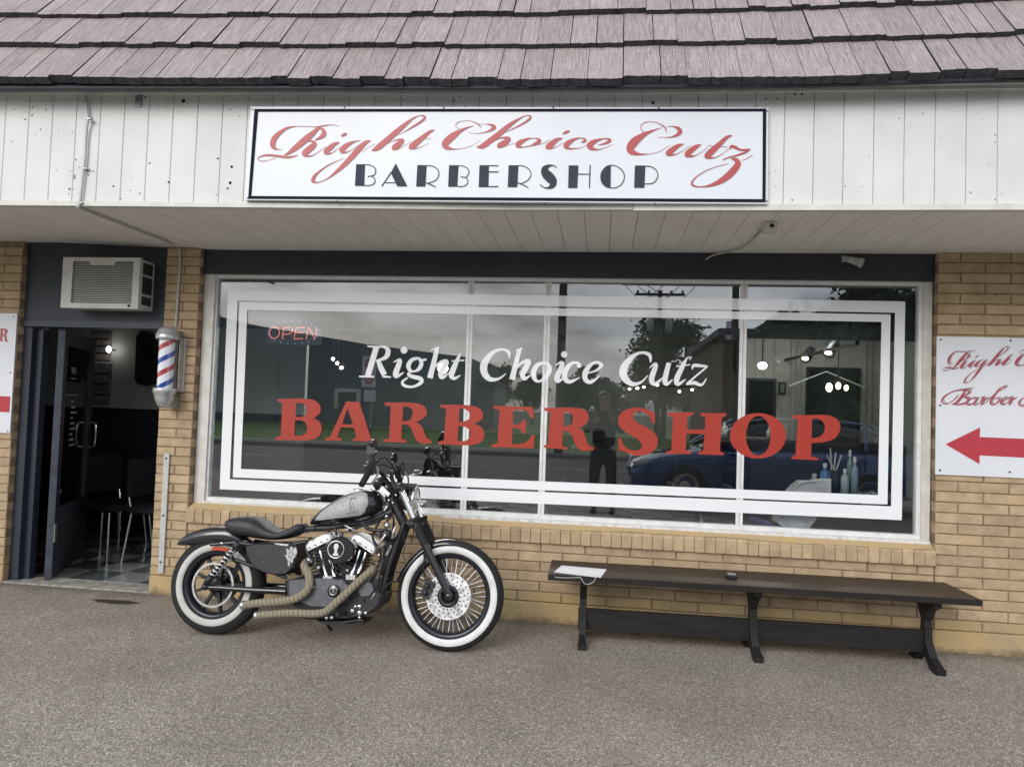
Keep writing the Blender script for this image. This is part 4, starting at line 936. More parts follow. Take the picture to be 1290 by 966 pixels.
# metal strip with screws on the pillar
p0, p1 = at(209.5,571,-.012), at(203,722,-.012); xc = (p0.x+p1.x)/2
SP = thing('metal_strip', (xc, -.012, p1.z), 'flat galvanised strip with three bolts screwed upright to the brick pillar beside the door', 'metal strip')
m = MB(); m.bbox(xc-.022, xc+.022, -.016, -.002, p1.z, p0.z, .002); m.build('strip', GREYP, SP)
for py in (577, 649, 708):
    p = at(206, py, -.017); m = MB(); m.lathe((xc, -.016, p.z), (0,-1,0), [(0,.005),(.007,.005),(.007,0)], 6); m.build('bolt', DARK, SP)

# soffit junction box with cable, and flood light on the header
jb = atz(969,286,ZF-.02)
J = thing('junction_box', (jb.x, jb.y, ZF-.05), 'small white junction box with a dark hole and drooping cable under the soffit', 'junction box')
m = MB(); m.bbox(jb.x-.038, jb.x+.038, jb.y-.035, jb.y+.035, ZF-.052, ZF+.003, .005); m.build('box', mat('pvc_white', (.58,.57,.53), .5), J)
m = MB(); m.lathe((jb.x+.008, jb.y-.036, ZF-.022), (0,-1,0), [(0,.002),(.012,.002),(.012,0)], 10); m.build('knockout', DARK, J)
yq = .03
m = MB(); m.tube(crom([(jb.x-.03, jb.y+.03, ZF-.02), atz(950,300,ZF-.008), atz(935,312,ZF-.008), atz(915,318,ZF-.008), at(900,321,-.01), at(889,327,.03)],5), .0055, 6); m.build('cable', GREYP, J)
m = MB(); m.tube(crom([(jb.x-.034, jb.y+.034, ZF-.014), atz(945,305,ZF-.006), atz(930,314,ZF-.006), atz(905,320,ZF-.006), at(893,325,.02)],5), .003, 6); m.build('wire', BLKM, J)
fl = at(1077,329,-.03)
FL_ = thing('security_light', (fl.x, .04, fl.z), 'small grey tubular light on the navy strip above the right end of the window', 'light')
m = MB(); dr = Vector((.75,-.35,-.32)).normalized(); m.lathe(fl-dr*.045, dr, [(0,0),(.018,.0),(.022,.01),(.026,.07),(.031,.075),(.031,.095),(.027,.095),(.024,.085),(0,.085)], 16); m.build('lamp_tube', GREYP, FL_)
m = MB(); m.tube([fl-dr*.03, fl+Vector((-.04,.06,.03))], .01, 8); m.bbox(fl.x-.06, fl.x-.02, .035, .05, fl.z+.01, fl.z+.05, .003); m.build('mount', GREYP, FL_)

# ================================================================ BENCH
zB = .45
b0, b1 = atz(690.5,723,zB), atz(1237,755.5,zB); e = (b1-b0).normalized(); LB = (b1-b0).length; fn = Vector((-e.y, e.x, 0)); BD = .40
BO = thing('wooden_bench', (b0.x+LB/2, b0.y+BD/2, 0), 'long black painted trestle bench standing under the shop window', 'bench')
def bb(mb, u0, u1, v0, v1, z0, z1): mb.obox(b0*1+e*((u0+u1)/2)+fn*((v0+v1)/2)+Vector((0,0,(z0+z1)/2-zB)), e, fn, Vector((0,0,1)), (u1-u0)/2, (v1-v0)/2, (z1-z0)/2)
m = MB()
for k, (v0, v1) in enumerate(((0,.20),(.203,BD+.03))):
    m = MB(); bb(m, 0, LB, v0, v1, zB-.034, zB-(.001*k)); m.build('seat_plank', BENCHT, BO)
m = MB(); bb(m, -.001, LB+.001, -.004, .0, zB-.035, zB-.003); m.build('front_edge', BENCHK, BO)
for px, py in ((733,816),(952,829),(1183,846)):
    f_ = atz(px, py, 0); u = (f_-b0).dot(e); u = u if px < 1100 else u-.02
    c = lambda v, z: b0+e*u+fn*v+Vector((0,0,z-zB))
    prof = [(.02,.0),(.02,.035),(.10,.07),(.165,.15),(.175,.27),(.13,.34),(.06,.375),(.06,zB-.035),(.34,zB-.035),(.34,.375),(.27,.34),(.225,.27),(.235,.15),(.30,.07),(.38,.035),(.38,0),(.30,0),(.215,.075),(.185,.075),(.10,0)]
    n = len(prof); m = MB(); A0 = [c(v,z)-e*.022 for v, z in prof]; A1 = [c(v,z)+e*.022 for v, z in prof]
    m.add(A0+A1, [(i, (i+1)%n, n+(i+1)%n, n+i) for i in range(n)])
    for qd in ((0,1,2,18,19),(2,3,17,18),(3,4,11,12,17),(4,5,10,11),(5,6,9,10),(6,7,8,9),(12,13,16,17),(13,14,15,16)):
        m.add([A0[i] for i in qd], [tuple(range(len(qd)))]); m.add([A1[i] for i in qd][::-1], [tuple(range(len(qd)))])
    m.build('trestle_leg', BENCHK, BO)
    m = MB(); m.obox(c(.04,.017), e, fn, Vector((0,0,1)), .026, .03, .0175); m.build('foot_block', BENCHK, BO)
m = MB(); bb(m, .19, LB-.22, .185, .215, .075, .205); m.build('stretcher', BENCHK, BO)
pt = zm(680,680,4.3); zp = zB+.003
q = [atz(*pt(*p), zp) for p in ((118,137),(362,158),(330,203),(78,172))]
PR = thing('paper_sheet', q[0].lerp(q[2],.5), 'white paper with a cord hanging from it, on the left end of the bench', 'paper')
m = MB(); m.add(q+[v-Vector((0,0,.002)) for v in q], [(0,1,2,3),(4,7,6,5),(0,4,5,1),(1,5,6,2),(2,6,7,3),(3,7,4,0)]); m.build('sheet', PAPER, PR)
yb_ = b0.y-.008
m = MB(); m.tube(crom([q[3]+Vector((0,0,.004)), at(700,726.5,yb_), at(718,727.5,yb_), at(731,727.5,yb_), at(735,733.5,yb_), at(741,735.8,yb_), at(748,732,yb_), at(751,727,yb_), q[2]+Vector((-.01,0,.003))],6), .0022, 6); m.build('cord', GREYP, PR)
dv0 = atz(921,728,zB)
DV = thing('card_reader', dv0, 'small black handheld device lying near the middle of the bench', 'device')
m = MB(); m.bbox(dv0.x-.03, dv0.x+.036, dv0.y-.03, dv0.y+.06, zB+.001, zB+.026, .006); m.build('body', BLKM, DV)
m = MB(); m.box(dv0.x-.022, dv0.x+.026, dv0.y+.01, dv0.y+.05, zB+.0265, zB+.028); m.build('screen', mat('grey_screen', (.09,.10,.11), .2), DV)
m = MB()
for i in range(3):
    for j in range(3): m.box(dv0.x-.02+i*.016, dv0.x-.009+i*.016, dv0.y-.024+j*.011, dv0.y-.017+j*.011, zB+.0262, zB+.0285)
m.build('keypad', GREYP, DV)

# ================================================================ MOTORCYCLE (local frame: X forward, Y to its left, Z up, leaning on its side stand)
cr0, cr1 = atz(268,798,0), atz(567,820,0)
hd = math.atan2(cr1.y-cr0.y, cr1.x-cr0.x); WB = (cr1-cr0).length
MK = thing('motorcycle', (0,0,0), 'black cruiser motorcycle with silver tank panels and whitewall tyres parked by the shop window', 'motorcycle')
MM = Matrix.Translation(cr0) @ Matrix.Rotation(hd, 4, 'Z') @ Matrix.Rotation(R(-7), 4, 'X')
MK.matrix_world = MM; OFF[MK] = Vector((0,0,0)); MI = MM.inverted()
def bp(px, py, s):
    o = MI @ CAM; d = MI.to_3x3() @ ray(px, py); return o + d*((s-o.y)/d.y)
def zb_(x0, y0, k): return lambda x, y, s=0.: bp(x0+x/k, y0+y/k, s)
q1 = zb_(200,550,3.45); q2 = zb_(400,550,3.448); q3 = zb_(330,560,6.9); q4 = zb_(380,640,6.04); q5 = zb_(440,555,7.73)
YA = Vector((0,1,0)); XA = Vector((1,0,0)); ZA = Vector((0,0,1))
def P(m, name, mt, par=None): return m.build(name, mt, par or MK)
def wheel(c, r, hw, rim, ww, name_front):
    t = MB(); n = 56
    prof = [(rim,-hw*.72),(rim+.008,-hw*.80),((ww[0]),-hw*.96),((ww[1]),-hw),(r*.945,-hw*.80),(r*.985,-hw*.52),(r,-hw*.15),(r,hw*.15),(r*.985,hw*.52),(r*.945,hw*.80),(ww[1],hw),(ww[0],hw*.96),(rim+.008,hw*.80),(rim,hw*.72)]
    t.lathe(c, YA, prof, n)
    W_ = P(t, 'wheel', RUB)
    for sg in (-1, 1):
        t = MB(); e_ = .0018; t.lathe(c, YA, [(ww[0],sg*(hw*.96+.0002)),(ww[0],sg*(hw*.96+e_)),((ww[0]+ww[1])/2,sg*(hw*.99+e_)),(ww[1],sg*(hw+e_)),(ww[1]+.002,sg*hw)], n); P(t, 'whitewall', WWALL if name_front else WWALL2, W_)
    t = MB(); t.lathe(c, YA, [(rim+.006,-hw*.80),(rim-.006,-hw*.78),(rim-.018,-hw*.55),(rim-.022,0),(rim-.018,hw*.55),(rim-.006,hw*.78),(rim+.006,hw*.80)], n); t.lathe(c, YA, [(rim-.012,-hw*.70),(rim-.006,-hw*.84),(rim+.004,-hw*.84)], n); P(t, 'rim', mat('rim_black', (.03,.032,.04), .25, .5), W_)
    return W_
CRr = Vector((0,0,.301)); c_ = q1(240,651,-.055); CRr.x = c_.x
CFr = Vector((0,0,.324)); c_ = q2(570,699,-.048); CFr.x = c_.x
rw = wheel(CRr, .301, .062, .190, (.206,.244), False)
fwh = wheel(CFr, .324, .050, .236, (.250,.288), True)
def spokes(w_, c, rh, rr, yh, n, m_, rad, twist=.32):
    for i in range(n):
        a = 2*math.pi*i/n; sg = -1 if i % 2 else 1; tw = twist if (i//2) % 2 else -twist
        p0 = c+Vector((rh*math.cos(a), sg*yh, rh*math.sin(a))); p1 = c+Vector((rr*math.cos(a+tw), sg*.008, rr*math.sin(a+tw)))
        t = MB(); t.tube([p0,p1], rad, 5); P(t, 'spoke', m_, w_)
spokes(fwh, CFr, .045, .222, .034, 40, mat('spoke_steel', (.80,.80,.80), .35, .5), .0026)
for i in range(9):                                   # cast rear wheel
    a = 2*math.pi*i/9; d = Vector((math.cos(a),0,math.sin(a))); n_ = d.cross(YA)
    t = MB(); t.obox(CRr+d*.105, d, n_, YA, .075, .008, .014); P(t, 'spoke', mat('cast_grey', (.05,.05,.055), .35, .6), rw)
def hub(c, w_, r=.045, l=.05):
    t = MB(); t.lathe(c, YA, [(0,-l-.012),(.012,-l-.012),(.014,-l),(r*.6,-l),(r,-l*.8),(r*.75,-l*.4),(r*.75,l*.4),(r,l*.8),(r*.6,l),(0,l)], 20); P(t, 'hub', BLKM, w_)
hub(CRr, rw, .05, .06); hub(CFr, fwh, .045, .045)
def disc(c, y, r0, r1, w_, name='brake_disc', m_=None, holes=True):
    t = MB(); t.lathe(c+YA*y, YA, [(r0,-.003),(r1,-.003),(r1,.003),(r0,.003)], 48, sm=False, closed=True); o = P(t, name, m_ or CHROMER, w_)
    if holes:
        t = MB()
        for k in range(3):
            for i in range(20):
                a = 2*math.pi*(i+k*.33)/20; rr = r0+(r1-r0)*(.22+.28*k); t.lathe(c+Vector((rr*math.cos(a), y-.0034, rr*math.sin(a))), YA, [(0,-.0003),(.0048,-.0003),(.0048,.0006)], 6)
        tag(P(t, 'disc_holes', DARK, o), kind='stuff')
    return o
fd = disc(CFr, -.064, .060, .136, fwh, m_=mat('disc_steel', (.45,.45,.45), .35, .6, c2=(.85,.85,.85), sc=26, lo=.38, hi=.58))
t = MB(); t.lathe(CFr+YA*-.064, YA, [(.040,-.006),(.066,-.004),(.066,.004),(.040,.006)], 24, closed=True)
for i in range(6):
    a = 2*math.pi*i/6; t.obox(CFr+Vector((.055*math.cos(a),-.069,.055*math.sin(a))), Vector((math.cos(a),0,math.sin(a))), Vector((-math.sin(a),0,math.cos(a))), YA, .014, .005, .003)
P(t, 'disc_carrier', BLKM, fwh)
disc(CRr, -.070, .122, .135, rw, m_=CHROMER, holes=False)
t = MB(); t.lathe(CRr+YA*-.066, YA, [(.03,0),(.112,0)], 40); 
disc(CRr, .068, .05, .105, rw, 'belt_pulley', BLKM, holes=False)
# --- fork
def fk(px, py, s): return q2(px, py, s)
axl = CFr+YA*-.105
for sg in (-1, 1):
    f_ = lambda p: Vector((p.x, sg*.105, p.z))
    top = f_(q2(352,205,-.105)); a0 = f_(q2(362,245,-.105)); a1 = f_(q2(420,362,-.105)); a2_ = f_(q2(468,470,-.105)); ax_ = f_(q2(572,690,-.105))
    t = MB(); t.tube([top, a1.lerp(a2_,.3)], .0195, 14); fo_ = P(t, 'fork_leg', CHROME)
    d = (a2_-a1); prof = []
    for i in range(19): prof.append(((.031 if i % 2 else .0245)-.003*i/18, d.length*i/18))
    t = MB(); t.lathe(a1, d, prof, 16); t.lathe(a1, d, [(.02,-.012),(.035,-.012),(.035,.01),(.02,.01)], 16); P(t, 'fork_boot', RUB, fo_)
    t = MB(); t.tube([a2_.lerp(ax_,-.06), a2_.lerp(ax_,.1), ax_+ (ax_-a2_).normalized()*.012], [.0225,.024,.021], 14); t.lathe(ax_, YA, [(0,-.03*1),(.015,-.03),(.021,-.022),(.021,.022),(.0,.03)], 14); P(t, 'fork_slider', BLK, fo_)
    t = MB(); k = a2_.lerp(ax_,.28); t.obox(k+Vector((-.03,-sg*.03,0)), (ax_-a2_).normalized(), YA, XA, .03, .008, .02); P(t, 'fender_bracket', BLKM, fo_)
for px, py, w_ in ((356,222,.030),(415,378,.028)):   # triple clamps
    p = q2(px,py,-.105); t = MB(); t.obox((p.x,0,p.z), (XA*.9+ZA*-.43).normalized(), YA, (XA*.43+ZA*.9).normalized(), .034, .135, .013); 
    for sg in (-1,1): t.lathe((p.x,sg*.105,p.z), (XA*.43+ZA*-.9), [(.02,-.02),(.034,-.02),(.034,.02),(.02,.02)], 14)
    P(t, 'fork_clamp', BLKM)
t = MB(); c0 = q2(300,215,0); c1 = q2(385,395,0); t.tube([c0.lerp(c1,.05), c1], .032, 14); P(t, 'steering_head', BLKM)
# caliper
t = MB(); p = CFr+Vector((-.125,-.068,.035)); t.obox(p, Vector((.35,0,.93)).normalized(), YA, Vector((.93,0,-.35)).normalized(), .052, .026, .028); t.sphere(p+Vector((-.0,-.028,.02)), .018); t.sphere(p+Vector((-.01,-.028,-.02)), .018); P(t, 'brake_caliper', BLKM)
t = MB(); t.tube(crom([p, p+Vector((-.03,-.02,.12)), q2(470,420,-.08), q2(420,330,-.07), q2(330,215,-.06)],6), .005, 6); P(t, 'brake_hose', RUB)
# front fender
pts = [q2(*v, 0) for v in ((345,622),(375,565),(420,508),(470,468),(520,448),(575,443),(622,455))]
t = MB(); P_ = crom([(p.x,p.z) for p in pts], 4); n = len(P_); rows = 7
for i, (x, z) in enumerate(P_):
    d = Vector((x-CFr.x, 0, z-CFr.z)).normalized(); hw = .060*(1 if 2 < i < n-3 else .82)
    for k in range(rows):
        u = -1+2*k/(rows-1); t.v.append(Vector((x, u*hw, z))-d*(.030*abs(u)**2.6))
for i in range(n-1):
    for k in range(rows-1): t.f.append([i*rows+k,(i+1)*rows+k,(i+1)*rows+k+1,i*rows+k+1]); t.mi.append(0); t.smooth.append(True)
o = P(t, 'front_fender', BLK); sm = o.modifiers.new('s','SOLIDIFY'); sm.thickness = .004
# headlight
hc = q5(615,570,0); hdv = Vector((1,-.04,-.06)).normalized()
t = MB(); t.lathe(hc, hdv, [(0,-.105),(.03,-.10),(.058,-.075),(.073,-.035),(.078,.0),(.078,.018),(.070,.018),(.070,.0)], 28); HL = P(t, 'headlight', BLK)
t = MB(); t.lathe(hc, hdv, [(.071,.010),(.082,.010),(.083,.024),(.075,.028),(.071,.022)], 28, closed=True); P(t, 'headlight_ring', CHROME, HL)
t = MB(); t.lathe(hc, hdv, [(0,.034),(.03,.032),(.055,.027),(.074,.018)], 28); P(t, 'headlight_lens', mat('lens', (.55,.58,.62), .06, .3, coat=1.), HL)
t = MB(); t.obox(hc+Vector((-.03,0,.085)), XA, YA, ZA, .05, .016, .012); P(t, 'headlight_bracket', BLKM, HL)
# tank: superellipse loft, silver side panels lying on its skin
TK = [(391,656,660.5,.020),(396,649,661.5,.045),(405,641.5,662,.070),(417,633.5,662,.095),(430,626,661.8,.118),(443,620,660.5,.132),(455,616.8,658.5,.138),(466,615.8,655.8,.132),(474,618,652.5,.112),(480,624,647,.075),(483,631,641,.035)]
st = []
for (px, zt, zb2_, hw) in TK:
    a = bp(px, zt, -.02); b = bp(px, zb2_, -hw*.8); st.append((a.x, a.z, min(b.z, a.z-.012), hw))
t = MB(); t.loft(st, 28, 2.5); TN = P(t, 'fuel_tank', BLK)
def tank_hw(x, z):
    for (a, b) in zip(st, st[1:]):
        if a[0] <= x <= b[0]:
            k = (x-a[0])/(b[0]-a[0]); q = [a[j]+(b[j]-a[j])*k for j in range(4)]; zc, h = (q[1]+q[2])/2, (q[1]-q[2])/2
            u = min(.97, abs((z-zc)/h)); return q[3]*(1-u**2.5)**(1/2.5)
    return .02
PO = outl([(440,658,1),(470,615),(520,570),(600,515),(700,462),(800,425),(870,411),(918,428),(932,480),(920,550),(880,605),(800,622),(640,640),(500,656)])
PO = [(q3(x, y, -.10)) for x, y in PO]; PO = [(v.x, v.z) for v in PO]
def zspan(x):
    zs = []
    for i in range(len(PO)):
        a, b = PO[i], PO[(i+1) % len(PO)]
        if (a[0]-x)*(b[0]-x) <= 0 and a[0] != b[0]: zs.append(a[1]+(b[1]-a[1])*(x-a[0])/(b[0]-a[0]))
    return (min(zs), max(zs)) if len(zs) > 1 else (zs[0], zs[0]) if zs else (0, 0)
xa_, xb_ = min(p[0] for p in PO)+.001, max(p[0] for p in PO)-.001
for sg in (-1, 1):
    t = MB(); nx, nz = 26, 9
    for i in range(nx+1):
        x = xa_+(xb_-xa_)*i/nx; lo_, hi_ = zspan(x)
        for k in range(nz+1): z = lo_+(hi_-lo_)*k/nz; t.v.append(Vector((x, sg*(tank_hw(x, z)+.0015), z)))
    for i in range(nx):
        for k in range(nz): j = i*(nz+1)+k; t.f.append([j, j+nz+1, j+nz+2, j+1]); t.mi.append(0); t.smooth.append(True)
    P(t, 'tank_panel', SILV, TN)
def on_tank(x, y, e_=.003): v = q3(x, y, -.125); return Vector((v.x, -(tank_hw(v.x, v.z)+e_), v.z))
t = MB()
for s_ in ([(800,462),(780,470),(775,500),(785,540),(775,580),(748,598)],[(815,466),(800,510),(805,560),(790,590)],[(760,466),(825,460)],[(740,592),(780,600),(820,580)],[(768,480),(764,520),(772,560)]):
    t.tube([on_tank(*p) for p in s_], .0012, 5)
P(t, 'tank_emblem', mat('emblem_grey', (.07,.07,.08), .4), TN)
t = MB(); p = bp(452, 617.5, 0); t.lathe((p.x,0,p.z-.004), ZA, [(.034,0),(.034,.010),(.026,.016),(0,.018)], 20); P(t, 'fuel_cap', CHROME, TN)
t = MB(); t.loft([(st[0][0]-.10,st[0][2]-.018,st[0][2]-.055,.03),(st[3][0],st[3][2]+.004,st[3][2]-.035,.03),(st[7][0],st[7][2]+.012,st[7][2]-.03,.035),(st[-1][0]+.06,st[-1][2]+.02,st[-1][2]-.045,.04)],12); P(t, 'frame_backbone', BLKM)
# seat
SE = [(310,365,395,.085),(325,353,410,.115),(360,346,432,.125),(400,345,440,.13),(435,352,446,.128),(465,373,450,.12),(500,397,453,.115),(535,409,452,.11),(570,398,446,.10),(600,380,436,.085),(628,375,418,.065),(638,386,402,.04)]
s2_ = []
for (x, zt, zb2_, hw) in SE: a = q1(x, zt, -.02); b = q1(x, zb2_, -hw); s2_.append((a.x, a.z, b.z, hw))
s3_ = [q for q in crom(s2_, 3)]
t = MB(); t.loft(s3_, 20, 2.8); ST = P(t, 'seat', LEA)
t = MB(); t.tube([Vector((q[0], -(q[3]*.97+.001), q[2]+(q[1]-q[2])*.34)) for q in s3_[2:-2]], .0028, 5); P(t, 'seat_piping', BLKM, ST)
# rear fender: arched lid with a flared tail
FE = [(96,458,474,.050),(112,438,477,.068),(140,419,478,.078),(180,402,476,.082),(230,391,473,.084),(280,388,470,.084),(325,392,470,.082),(360,420,470,.075),(385,448,472,.06)]
s2_ = []
for (x, zt, zb2_, hw) in FE: a = q1(x, zt, -.01); b = q1(x, zb2_, -hw); s2_.append((a.x, a.z, b.z, hw))
t = MB(); t.loft([q for q in crom(s2_, 3)], 20, 2.6); P(t, 'rear_fender', mat('dark_gloss_paint', (.020,.022,.028), .22, coat=.6))
t = MB(); a, b = q1(232,478,-.085), q1(303,496,-.085); t.bbox(a.x, b.x, -.093, -.082, b.z, a.z, .003); P(t, 'side_reflector', ORANGE)
t = MB(); a, b = q1(225,468,-.092), q1(385,455,-.092); t.tube([a, a.lerp(b,.6), b], .011, 8); P(t, 'fender_strut', BLK)
for x, y in ((273,463),(338,468)): t = MB(); p = q1(x,y,-.105); t.lathe(p, YA, [(0,-.004),(.008,-.004),(.009,.01)], 10); P(t, 'bolt', CHROME)
# shocks
for sg in (-1, 1):
    a, b = q1(343,468,-.125), q1(208,632,-.125); a.y = b.y = sg*.125; d = b-a; Ln = d.length; d.normalize()
    t = MB(); t.tube([a, b], .010, 10); t.lathe(a, d, [(.0,-.012),(.018,-.012),(.022,.0),(.024,.03),(.012,.03)], 14); t.lathe(a, d, [(.012,Ln-.05),(.022,Ln-.05),(.020,Ln-.01),(.014,Ln+.012),(0,Ln+.012)], 14); SK = P(t, 'shock_absorber', BLKM)
    ua = d.orthogonal().normalized(); ub = d.cross(ua); t = MB()
    hp = [a+d*(.028+(Ln-.08)*i/84)+(ua*math.cos(i*.62)+ub*math.sin(i*.62))*.021 for i in range(85)]
    t.tube(hp, .0048, 6); P(t, 'spring', CHROME, SK)
# swing arm, belt guard, frame rails
for sg in (-1, 1):
    f_ = lambda x, y: Vector((q1(x,y,-.11).x, sg*.11, q1(x,y,-.11).z))
    t = MB(); t.tube([f_(190,652), f_(260,655), f_(400,665), f_(555,672)], [.014,.017,.019,.021], 10); t.lathe(f_(205,650), YA*sg, [(0,-.02),(.022,-.02),(.022,.015),(.014,.02),(.012,.03),(0,.03)], 12); P(t, 'swing_arm', BLK)
    t = MB(); t.tube(crom([f_(350,462), f_(420,470), f_(560,470), f_(640,455)],4), .014, 8); P(t, 'frame_rail', BLKM)
    t = MB(); t.tube(crom([f_(335,535), f_(420,565), f_(500,590), f_(555,612)],4), [.012]*13, 8); P(t, 'frame_rail', BLKM)
    g2_ = lambda x, y: Vector((q2(x,y,-.10).x, sg*.06, q2(x,y,-.10).z))
    t = MB(); t.tube(crom([g2_(372,372), g2_(335,470), g2_(300,570), g2_(268,690), g2_(235,745), g2_(170,775), g2_(60,785), g2_(-60,783), g2_(-140,760)],4), .0175, 10); P(t, 'frame_downtube', BLKM)
t = MB(); a, b = q2(322,430,0), q2(285,640,0); t.obox((a+b)/2, (b-a).normalized(), YA, (b-a).normalized().cross(YA), (b-a).length/2, .055, .020)
for i in range(12): p = a.lerp(b,(i+.5)/12); t.obox(p+XA*.02, (b-a).normalized(), YA, XA, .003, .058, .016)
P(t, 'oil_cooler', BLKM)
t = MB(); a, b = q2(322,470,-.07), q2(300,515,-.07); t.tube([a,b], .011, 10); P(t, 'regulator_tube', CHROMER)
# side cover / oil tank
SC = [(378,470),(420,463),(500,462),(560,462),(600,470),(602,520),(590,570),(560,598),(510,600),(460,590),(410,560),(385,515)]
t = MB(); t.prism([(v.x, v.z) for v in (q1(x,y,-.13) for x,y in SC)], -.150, .14, .08); P(t, 'oil_tank', BLKM)
t = MB(); pp_ = [q1(x,y,-.158) for x,y in ((552,482),(566,494),(572,476),(584,484),(594,476),(600,500),(594,520),(584,530),(580,548),(570,545),(566,562),(558,560),(560,540),(552,525),(545,515),(556,508))]
t.prism([(v.x, v.z) for v in pp_], -.1535, -.1495); P(t, 'side_emblem', mat('emblem_silver', (.50,.50,.50), .4, .3, c2=(.18,.18,.18), sc=90, lo=.45, hi=.55))
t = MB(); a = q1(500,461,-.152); b = q1(560,475,-.152); t.prism([(a.x,a.z),(b.x+.01,a.z-.002),(b.x-.004,b.z),(a.x+.02,b.z+.006)], -.156, -.150); P(t, 'cover_highlight_trim', CHROMER)
# engine
CCp = [(552,625),(600,612),(700,606),(800,610),(880,620),(950,650),(975,690),(960,735),(915,770),(830,790),(740,785),(640,765),(585,730),(555,690)]
t = MB(); t.prism([(v.x, v.z) for v in (q1(x,y,-.10) for x,y in CCp)], -.12, .13, .05); EN = P(t, 'engine', BLKM)
CV = [(560,620),(690,612),(800,618),(830,650),(828,690),(800,722),(740,742),(660,738),(600,712),(562,690)]
t = MB(); t.prism([(v.x, v.z) for v in (q1(x,y,-.15) for x,y in CV)], -.158, -.118, .06); P(t, 'cam_cover', CASE, EN)
t = MB(); t.prism([(v.x, v.z) for v in (q4(x,y,-.14) for x,y in ((440,560),(500,545),(545,575),(555,625),(520,670),(460,675),(430,640)))], -.15, -.10, .1); P(t, 'oil_filter_cover', CASE, EN)
ec = q4(243,628,-.165); t = MB(); t.lathe(ec, -YA, [(.0375,-.012),(.0375,.002),(.033,.006),(0,.006)], 28); TC = P(t, 'timer_cover', BLK, EN)
t = MB(); t.lathe(ec-YA*.006, -YA, [(.0235,.0),(.0235,.002),(.0205,.002),(.0205,0)], 26, closed=True); t.obox(ec+Vector((-.003,-.0075,0)), ZA, XA, YA, .011, .003, .001); t.obox(ec+Vector((.003,-.0075,-.007)), XA, ZA, YA, .008, .003, .0012); t.obox(ec+Vector((.006,-.0075,.004)), (XA+ZA).normalized(), (XA-ZA).normalized(), YA, .008, .0025, .0012); P(t, 'cover_badge', CHROME, TC)
for x, y in ((165,605),(180,710),(95,600),(300,560),(340,590)): t = MB(); p = q4(x,y,-.158); t.lathe(p, -YA, [(.0045,0),(.0045,.005),(0,.006)], 8); P(t, 'bolt', CHROME, EN)
def cyl(base, top, w_, s0):
    d = (top-base); Ln = d.length; d.normalize(); side = YA.cross(d).normalized()
    t = MB(); t.obox((base+top)/2, d, side, YA, Ln/2, w_*.62, w_*.66)
    nf = 13
    for i in range(nf):
        c = base.lerp(top, (i+.5)/nf); k = w_*(.86+.14*math.sin(math.pi*i/nf)); t.obox(c, d, side, YA, Ln/nf*.20, k, k)
    P(t, 'finned_cylinder', mat('fin_black', (.035,.035,.038), .35, .5), EN)
cyl(q4(230,575,0), q4(160,235,0), .078, 0); cyl(q4(330,575,0), q4(480,240,0), .078, 0)
def rocker(cx, cy, dx, dy, L_, H2):
    c = q4(cx, cy, -.05); e_ = q4(cx+dx, cy+dy, -.05); d = (e_-c).normalized(); s_ = YA.cross(d).normalized()
    if s_.z < 0: s_ = -s_
    t = MB()
    n = 12; prof = []
    for sy in range(2): pass
    pr = [(-L_,-H2),(-L_*1.04,-H2*.2),(-L_*.93,H2*.55),(-L_*.62,H2*.95),(L_*.62,H2*.95),(L_*.93,H2*.55),(L_*1.04,-H2*.2),(L_,-H2)]
    for k, y_, sc2 in ((0,-.098,.86),(1,-.088,1),(2,.06,1),(3,.07,.86)): t.v += [c+d*(a*sc2)+s_*(b*sc2)+YA*(y_+.05)*1 for a, b in pr]
    m_ = len(pr)
    for k in range(3):
        for i in range(m_): j = (i+1) % m_; t.f.append([k*m_+i,k*m_+j,(k+1)*m_+j,(k+1)*m_+i]); t.mi.append(0); t.smooth.append(False)
    t.f += [list(range(m_)), [3*m_+i for i in range(m_)]]; t.mi += [0,0]; t.smooth += [False,False]
    P(t, 'rocker_cover', mat('rocker_silver', (.74,.74,.75), .30, .75), EN)
    t = MB()
    for k in (-.7,-.25,.25,.7): p = c+d*(L_*k)+YA*-.052+s_*(-H2*.4); t.lathe(p, -YA, [(.005,0),(.005,.006),(0,.007)], 6)
    P(t, 'rocker_bolts', CHROMER, EN)
rocker(145,250,100,-47,.088,.030); rocker(492,262,90,58,.088,.030)
for (a_, b_) in (((140,320),(190,520)),((208,375),(252,520)),((445,315),(378,515)),((490,335),(432,495))):
    a, b = q4(*a_,-.125), q4(*b_,-.135); t = MB(); t.tube([a, a.lerp(b,.5), a.lerp(b,.5), b], [.0075,.0085,.0105,.0115], 10); P(t, 'pushrod_tube', CHROME, EN)
for (x, y) in ((205,532),(380,522)): p = q4(x,y,-.13); t = MB(); t.obox(p, XA, YA, ZA, .028, .02, .014); P(t, 'tappet_block', CHROMER, EN)
ac_ = q4(285,318,-.17)
t = MB(); pr = [(ac_.x+.088*math.cos(a)*(1.0 if math.cos(a) < 0 else 1.12), ac_.z+.078*math.sin(a)) for a in [i*2*math.pi/28 for i in range(28)]]
t.prism(pr, -.185, -.10, .06); AC_ = P(t, 'air_cleaner', BLK, EN)
rc = q4(260,314,-.188); rc.y = -.187
t = MB(); t.lathe(rc, -YA, [(.0515,0),(.0515,.003),(.0465,.003),(.0465,0)], 32, closed=True); P(t, 'badge_ring', CHROME, AC_)
t = MB(); t.prism([(rc.x+a*.0011, rc.z+b*.0011) for a, b in ((-16,-32),(-12,-22),(-6,-18),(-7,0),(-13,14),(-10,26),(-4,32),(6,32),(14,24),(14,12),(8,2),(8,-16),(16,-22),(18,-32))], -.1895, -.1868); P(t, 'badge_figure', mat('badge_white', (.6,.6,.6), .4), AC_)
